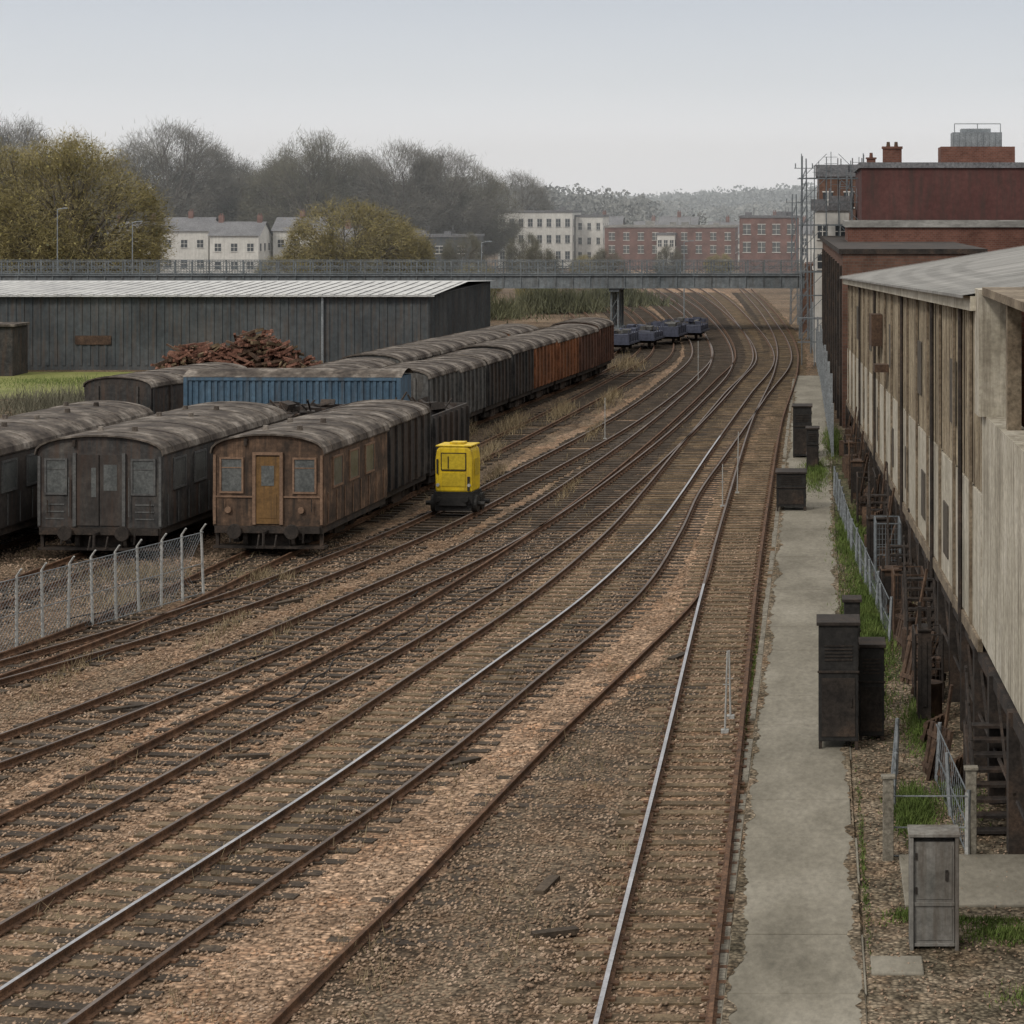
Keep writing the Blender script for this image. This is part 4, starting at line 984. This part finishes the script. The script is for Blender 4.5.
for s in(-.56,.56): mb.cyl((s,-.01,1.2),(s,-.06,1.2),.06,None,10)
mb.obj('lamps',M['post'],g)

# ------------------------------------------------------------ scrap pile, scrub, grass
mb=MB()
for k in range(1000):
    t=R.uniform(-1,1); hx=(1-abs(t)**2.6)*(.85+.15*math.sin(t*7)); z=R.uniform(0,1)**.6*3.2*hx*R.uniform(.8,1.05)
    c=Vector((-35.6+t*5.6,149+R.uniform(-2,2)*(1-z/5),z)); mtx=Matrix.Translation(c)@Matrix.Rotation(R.uniform(0,3.1),4,'Z')@Matrix.Rotation(R.uniform(-.5,.5),4,'Y')
    a,b,cc=R.uniform(.25,1.0),R.uniform(.04,.12),R.uniform(.04,.10); mb.box(-a,a,-b,b,-cc,cc,R.choice([0,0,0,1,2]),mtx)
mb.obj('scrap_timber_pile',[M['timber'],M['rustbrown'],M['sleeper_tan']])
mb=MB(); mb.face([(-75,136,.02),(-38,136,.02),(-38,158,.02),(-75,158,.02)]); mb.obj('grass_field',M['field'])
def scrub(name,cx,cy,rx,ry,h,n,material,tw=.02,z0=0.0):
    mb=MB(); C=np.stack([cx+rx*NR.normal(size=n)*.5,cy+ry*NR.normal(size=n)*.5,np.zeros(n)],1)
    a=NR.normal(size=(n,3))*.45; a[:,2]=1; a/=np.linalg.norm(a,axis=1)[:,None]
    l=NR.uniform(.3,1,n)[:,None]*h
    fall=np.exp(-((C[:,[0]]-cx)/rx)**2-((C[:,[1]]-cy)/ry)**2); l=l*(.4+.6*fall)
    b=np.stack([np.cos(NR.rand(n)*6.3),np.sin(NR.rand(n)*6.3),np.zeros(n)],1)
    C[:,2]=z0+NR.rand(n)*h*.35*fall[:,0]
    V=np.stack([C-b*tw,C+b*tw,C+a*l+b*tw*.2,C+a*l-b*tw*.2],1).reshape(-1,3); cloud_into(mb,V); return mb.obj(name,material)
for (x,y,rx,ry,h,n) in [(-31,112,3,3,2.6,3500),(-28,98,2.5,3,2.4,3500),(-30.5,99,2,2,2.6,2500),(-35,118,5,4,2.2,2500),(-39,105,4,3,1.8,1500),(-24.5,96,2.5,2,2.0,1200),(-28,70,2.5,1.5,.9,600),(-26,92,2,3,2.2,1200),(-40,128,8,4,1.4,3000)]:
    scrub('bare_shrub',x,y,rx,ry,h,n,M['twig_brown'],.022)
for (x,y,rx,ry,h,n) in [(-13.2,125,.7,6,.9,450),(-11.4,133,.6,7,.9,400),(-14.8,117,.8,6,.9,500),(-16.4,112,.5,4,1.0,400),(-14.2,104,.5,5,.8,400),(-12.6,160,1.4,6,1.2,500),(-12.9,97,.4,5,.5,300),(-10.6,115,.4,6,.5,300),(-20,70.5,2,1,.6,500),(-16,70,1.2,1,.5,300),(-9.4,92,.3,5,.4,260),(-19,66,1.5,2,.5,400),(-15.2,62,.4,4,.35,300),(-17.4,56,.5,4,.35,300),(-13.6,62,.3,5,.3,260)]:
    scrub('dry_bramble',x,y,rx,ry,h,n,M['dry'],.013)
for (x,y,rx,ry,h,n) in [(-27,245,5,4,3,2500),(-22,262,5,6,2.6,2500),(-34,232,6,5,3,2500)]:
    scrub('dense_hedge',x,y,rx,ry,h,n,M['leaf_green'],.06)
for (x,y,rx,ry,h,n) in [(1.5,64,.8,8,.28,8000),(1.2,78,.6,8,.3,5000),(.0,97,.6,6,.35,2500),(1.75,43.0,.4,1.8,.32,2600),(1.6,36.8,.5,.35,.14,900),(3.0,35.8,1.0,.5,.16,1300),(3.4,33,.8,.5,.16,1000),(2.5,36.5,1.2,.2,.12,700),(1.2,53,.5,3,.22,1800),(2.2,50,.4,3,.25,1500),(.76,60,.08,10,.12,900),(.8,40,.06,6,.1,500),(-46,147,7,5,.3,3000),(.8,110,.5,8,.4,1500),(2.6,44,.5,2,.2,900),(-1.45,55,.05,9,.1,500),(1.2,58,.6,3,.25,2500)]:
    scrub('grass_patch',x,y,rx,ry,h,n,M['grass'],.012,.08)
mb=MB(); n=8000; yy=NR.uniform(31,140,n); xx=-.33*yy+( .33*yy-1.6)*NR.rand(n)
clump=np.sin(xx*1.7)*np.sin(yy*.6+xx)>.35; xx=xx[clump]; yy=yy[clump]; C=np.repeat(np.stack([xx,yy,np.full_like(xx,.05)],1),4,0); C[:,:2]+=NR.normal(size=(len(C),2))*.08
a=NR.normal(size=C.shape)*.5; a[:,2]=1; l=NR.uniform(.05,.24,len(C))[:,None]; b=np.stack([np.cos(NR.rand(len(C))*6.3),np.sin(NR.rand(len(C))*6.3),np.zeros(len(C))],1)*.008
cloud_into(mb,np.stack([C-b,C+b,C+a*l+b*.2,C+a*l-b*.2],1).reshape(-1,3)); mb.obj('dry_weeds',M['dry'])
mb=MB()
for (x,y,L,a) in [(-4.3,38.5,.9,1.4),(-3.9,36,.7,.4),(-6.9,47,.8,.9),(-15,52,1,.7),(-3.3,58,.9,1.2),(-19,70,1.2,.3),(-14.5,66,1,1.0),(-11.2,47.5,.8,.2),(-17,60,1,.5)]:
    mtx=Matrix.Translation((x,y,.1))@Matrix.Rotation(a,4,'Z'); mb.box(-L/2,L/2,-.09,.09,-.06,.03,0,mtx)
mb.obj('loose_timbers',M['sleeper_dark'])
# signalling cables snaking between the left-hand tracks
mb=MB()
for (x0_,y0_,x1_,y1_) in [(-17.6,57,-12.6,92),(-14.8,50,-10.9,70),(-19.5,63,-15.6,80),(-12,52,-8.2,76)]:
    pv=None; n=60
    for i in range(n+1):
        t=i/n; p=Vector((x0_+(x1_-x0_)*t+.25*math.sin(t*19+x0_)+.1*math.sin(t*47),y0_+(y1_-y0_)*t,.12+.03*math.sin(t*60)))
        if pv: mb.cyl(pv,p,.022,None,5,0,False)
        pv=p
mb.obj('trackside_cables',M['iron'])

# ------------------------------------------------------------ light, sky, camera
w=bpy.data.worlds.new('World'); scene.world=w; w.use_nodes=True; N=w.node_tree.nodes; Lk=w.node_tree.links
for n in list(N): N.remove(n)
out=N.new('ShaderNodeOutputWorld'); sky=N.new('ShaderNodeTexSky'); sky.sky_type='NISHITA'; sky.sun_disc=False
sky.sun_elevation=math.radians(42); sky.sun_rotation=math.radians(215)
b1=N.new('ShaderNodeBackground'); b1.inputs['Strength'].default_value=.07; Lk.new(sky.outputs[0],b1.inputs[0])
tc=N.new('ShaderNodeTexCoord'); sp=N.new('ShaderNodeSeparateXYZ'); Lk.new(tc.outputs['Generated'],sp.inputs[0])
cr=N.new('ShaderNodeValToRGB'); e=cr.color_ramp.elements; e[0].position=0; e[0].color=(.96,.98,1.02,1); e[1].position=.12; e[1].color=(.60,.635,.70,1)
for p_,c_ in [(.03,(.92,.94,.985,1)),(.05,(.76,.79,.84,1)),(.085,(.63,.665,.73,1)),(.55,(1.35,1.31,1.25,1))]:
    x=e.new(p_); x.color=c_
Lk.new(sp.outputs[2],cr.inputs[0])
nz=N.new('ShaderNodeTexNoise'); nz.inputs['Scale'].default_value=2.2; nz.inputs['Detail'].default_value=5
mp=N.new('ShaderNodeMapping'); mp.inputs['Scale'].default_value=(1,1,4); Lk.new(tc.outputs['Generated'],mp.inputs[0]); Lk.new(mp.outputs[0],nz.inputs['Vector'])
mr=N.new('ShaderNodeMapRange'); mr.inputs[3].default_value=.93; mr.inputs[4].default_value=1.07; Lk.new(nz.outputs['Fac'],mr.inputs[0])
b2=N.new('ShaderNodeBackground'); Lk.new(cr.outputs[0],b2.inputs[0]); Lk.new(mr.outputs[0],b2.inputs[1])
ms=N.new('ShaderNodeMixShader'); ms.inputs[0].default_value=.85; Lk.new(b1.outputs[0],ms.inputs[1]); Lk.new(b2.outputs[0],ms.inputs[2]); Lk.new(ms.outputs[0],out.inputs[0])
sd=bpy.data.lights.new('sun','SUN'); sd.energy=1.5; sd.angle=math.radians(10); sd.color=(1,.94,.86)
so=bpy.data.objects.new('sun',sd); COL.objects.link(so)
az=math.radians(215); el=math.radians(42)
d=Vector((math.sin(az)*math.cos(el),math.cos(az)*math.cos(el),math.sin(el)))
so.rotation_euler=d.to_track_quat('Z','Y').to_euler(); so.location=(-40,-60,60)
cam=bpy.data.cameras.new('camera'); co=bpy.data.objects.new('camera',cam); COL.objects.link(co); scene.camera=co
co.location=(0,0,11); co.rotation_euler=(math.radians(90),0,0); cam.sensor_width=36; cam.lens=84.375
cam.shift_x=-.2959; cam.shift_y=-.2998; cam.clip_end=8000; cam.clip_start=.5
scene.view_settings.view_transform='Standard'; scene.view_settings.look='None'; scene.view_settings.exposure=0
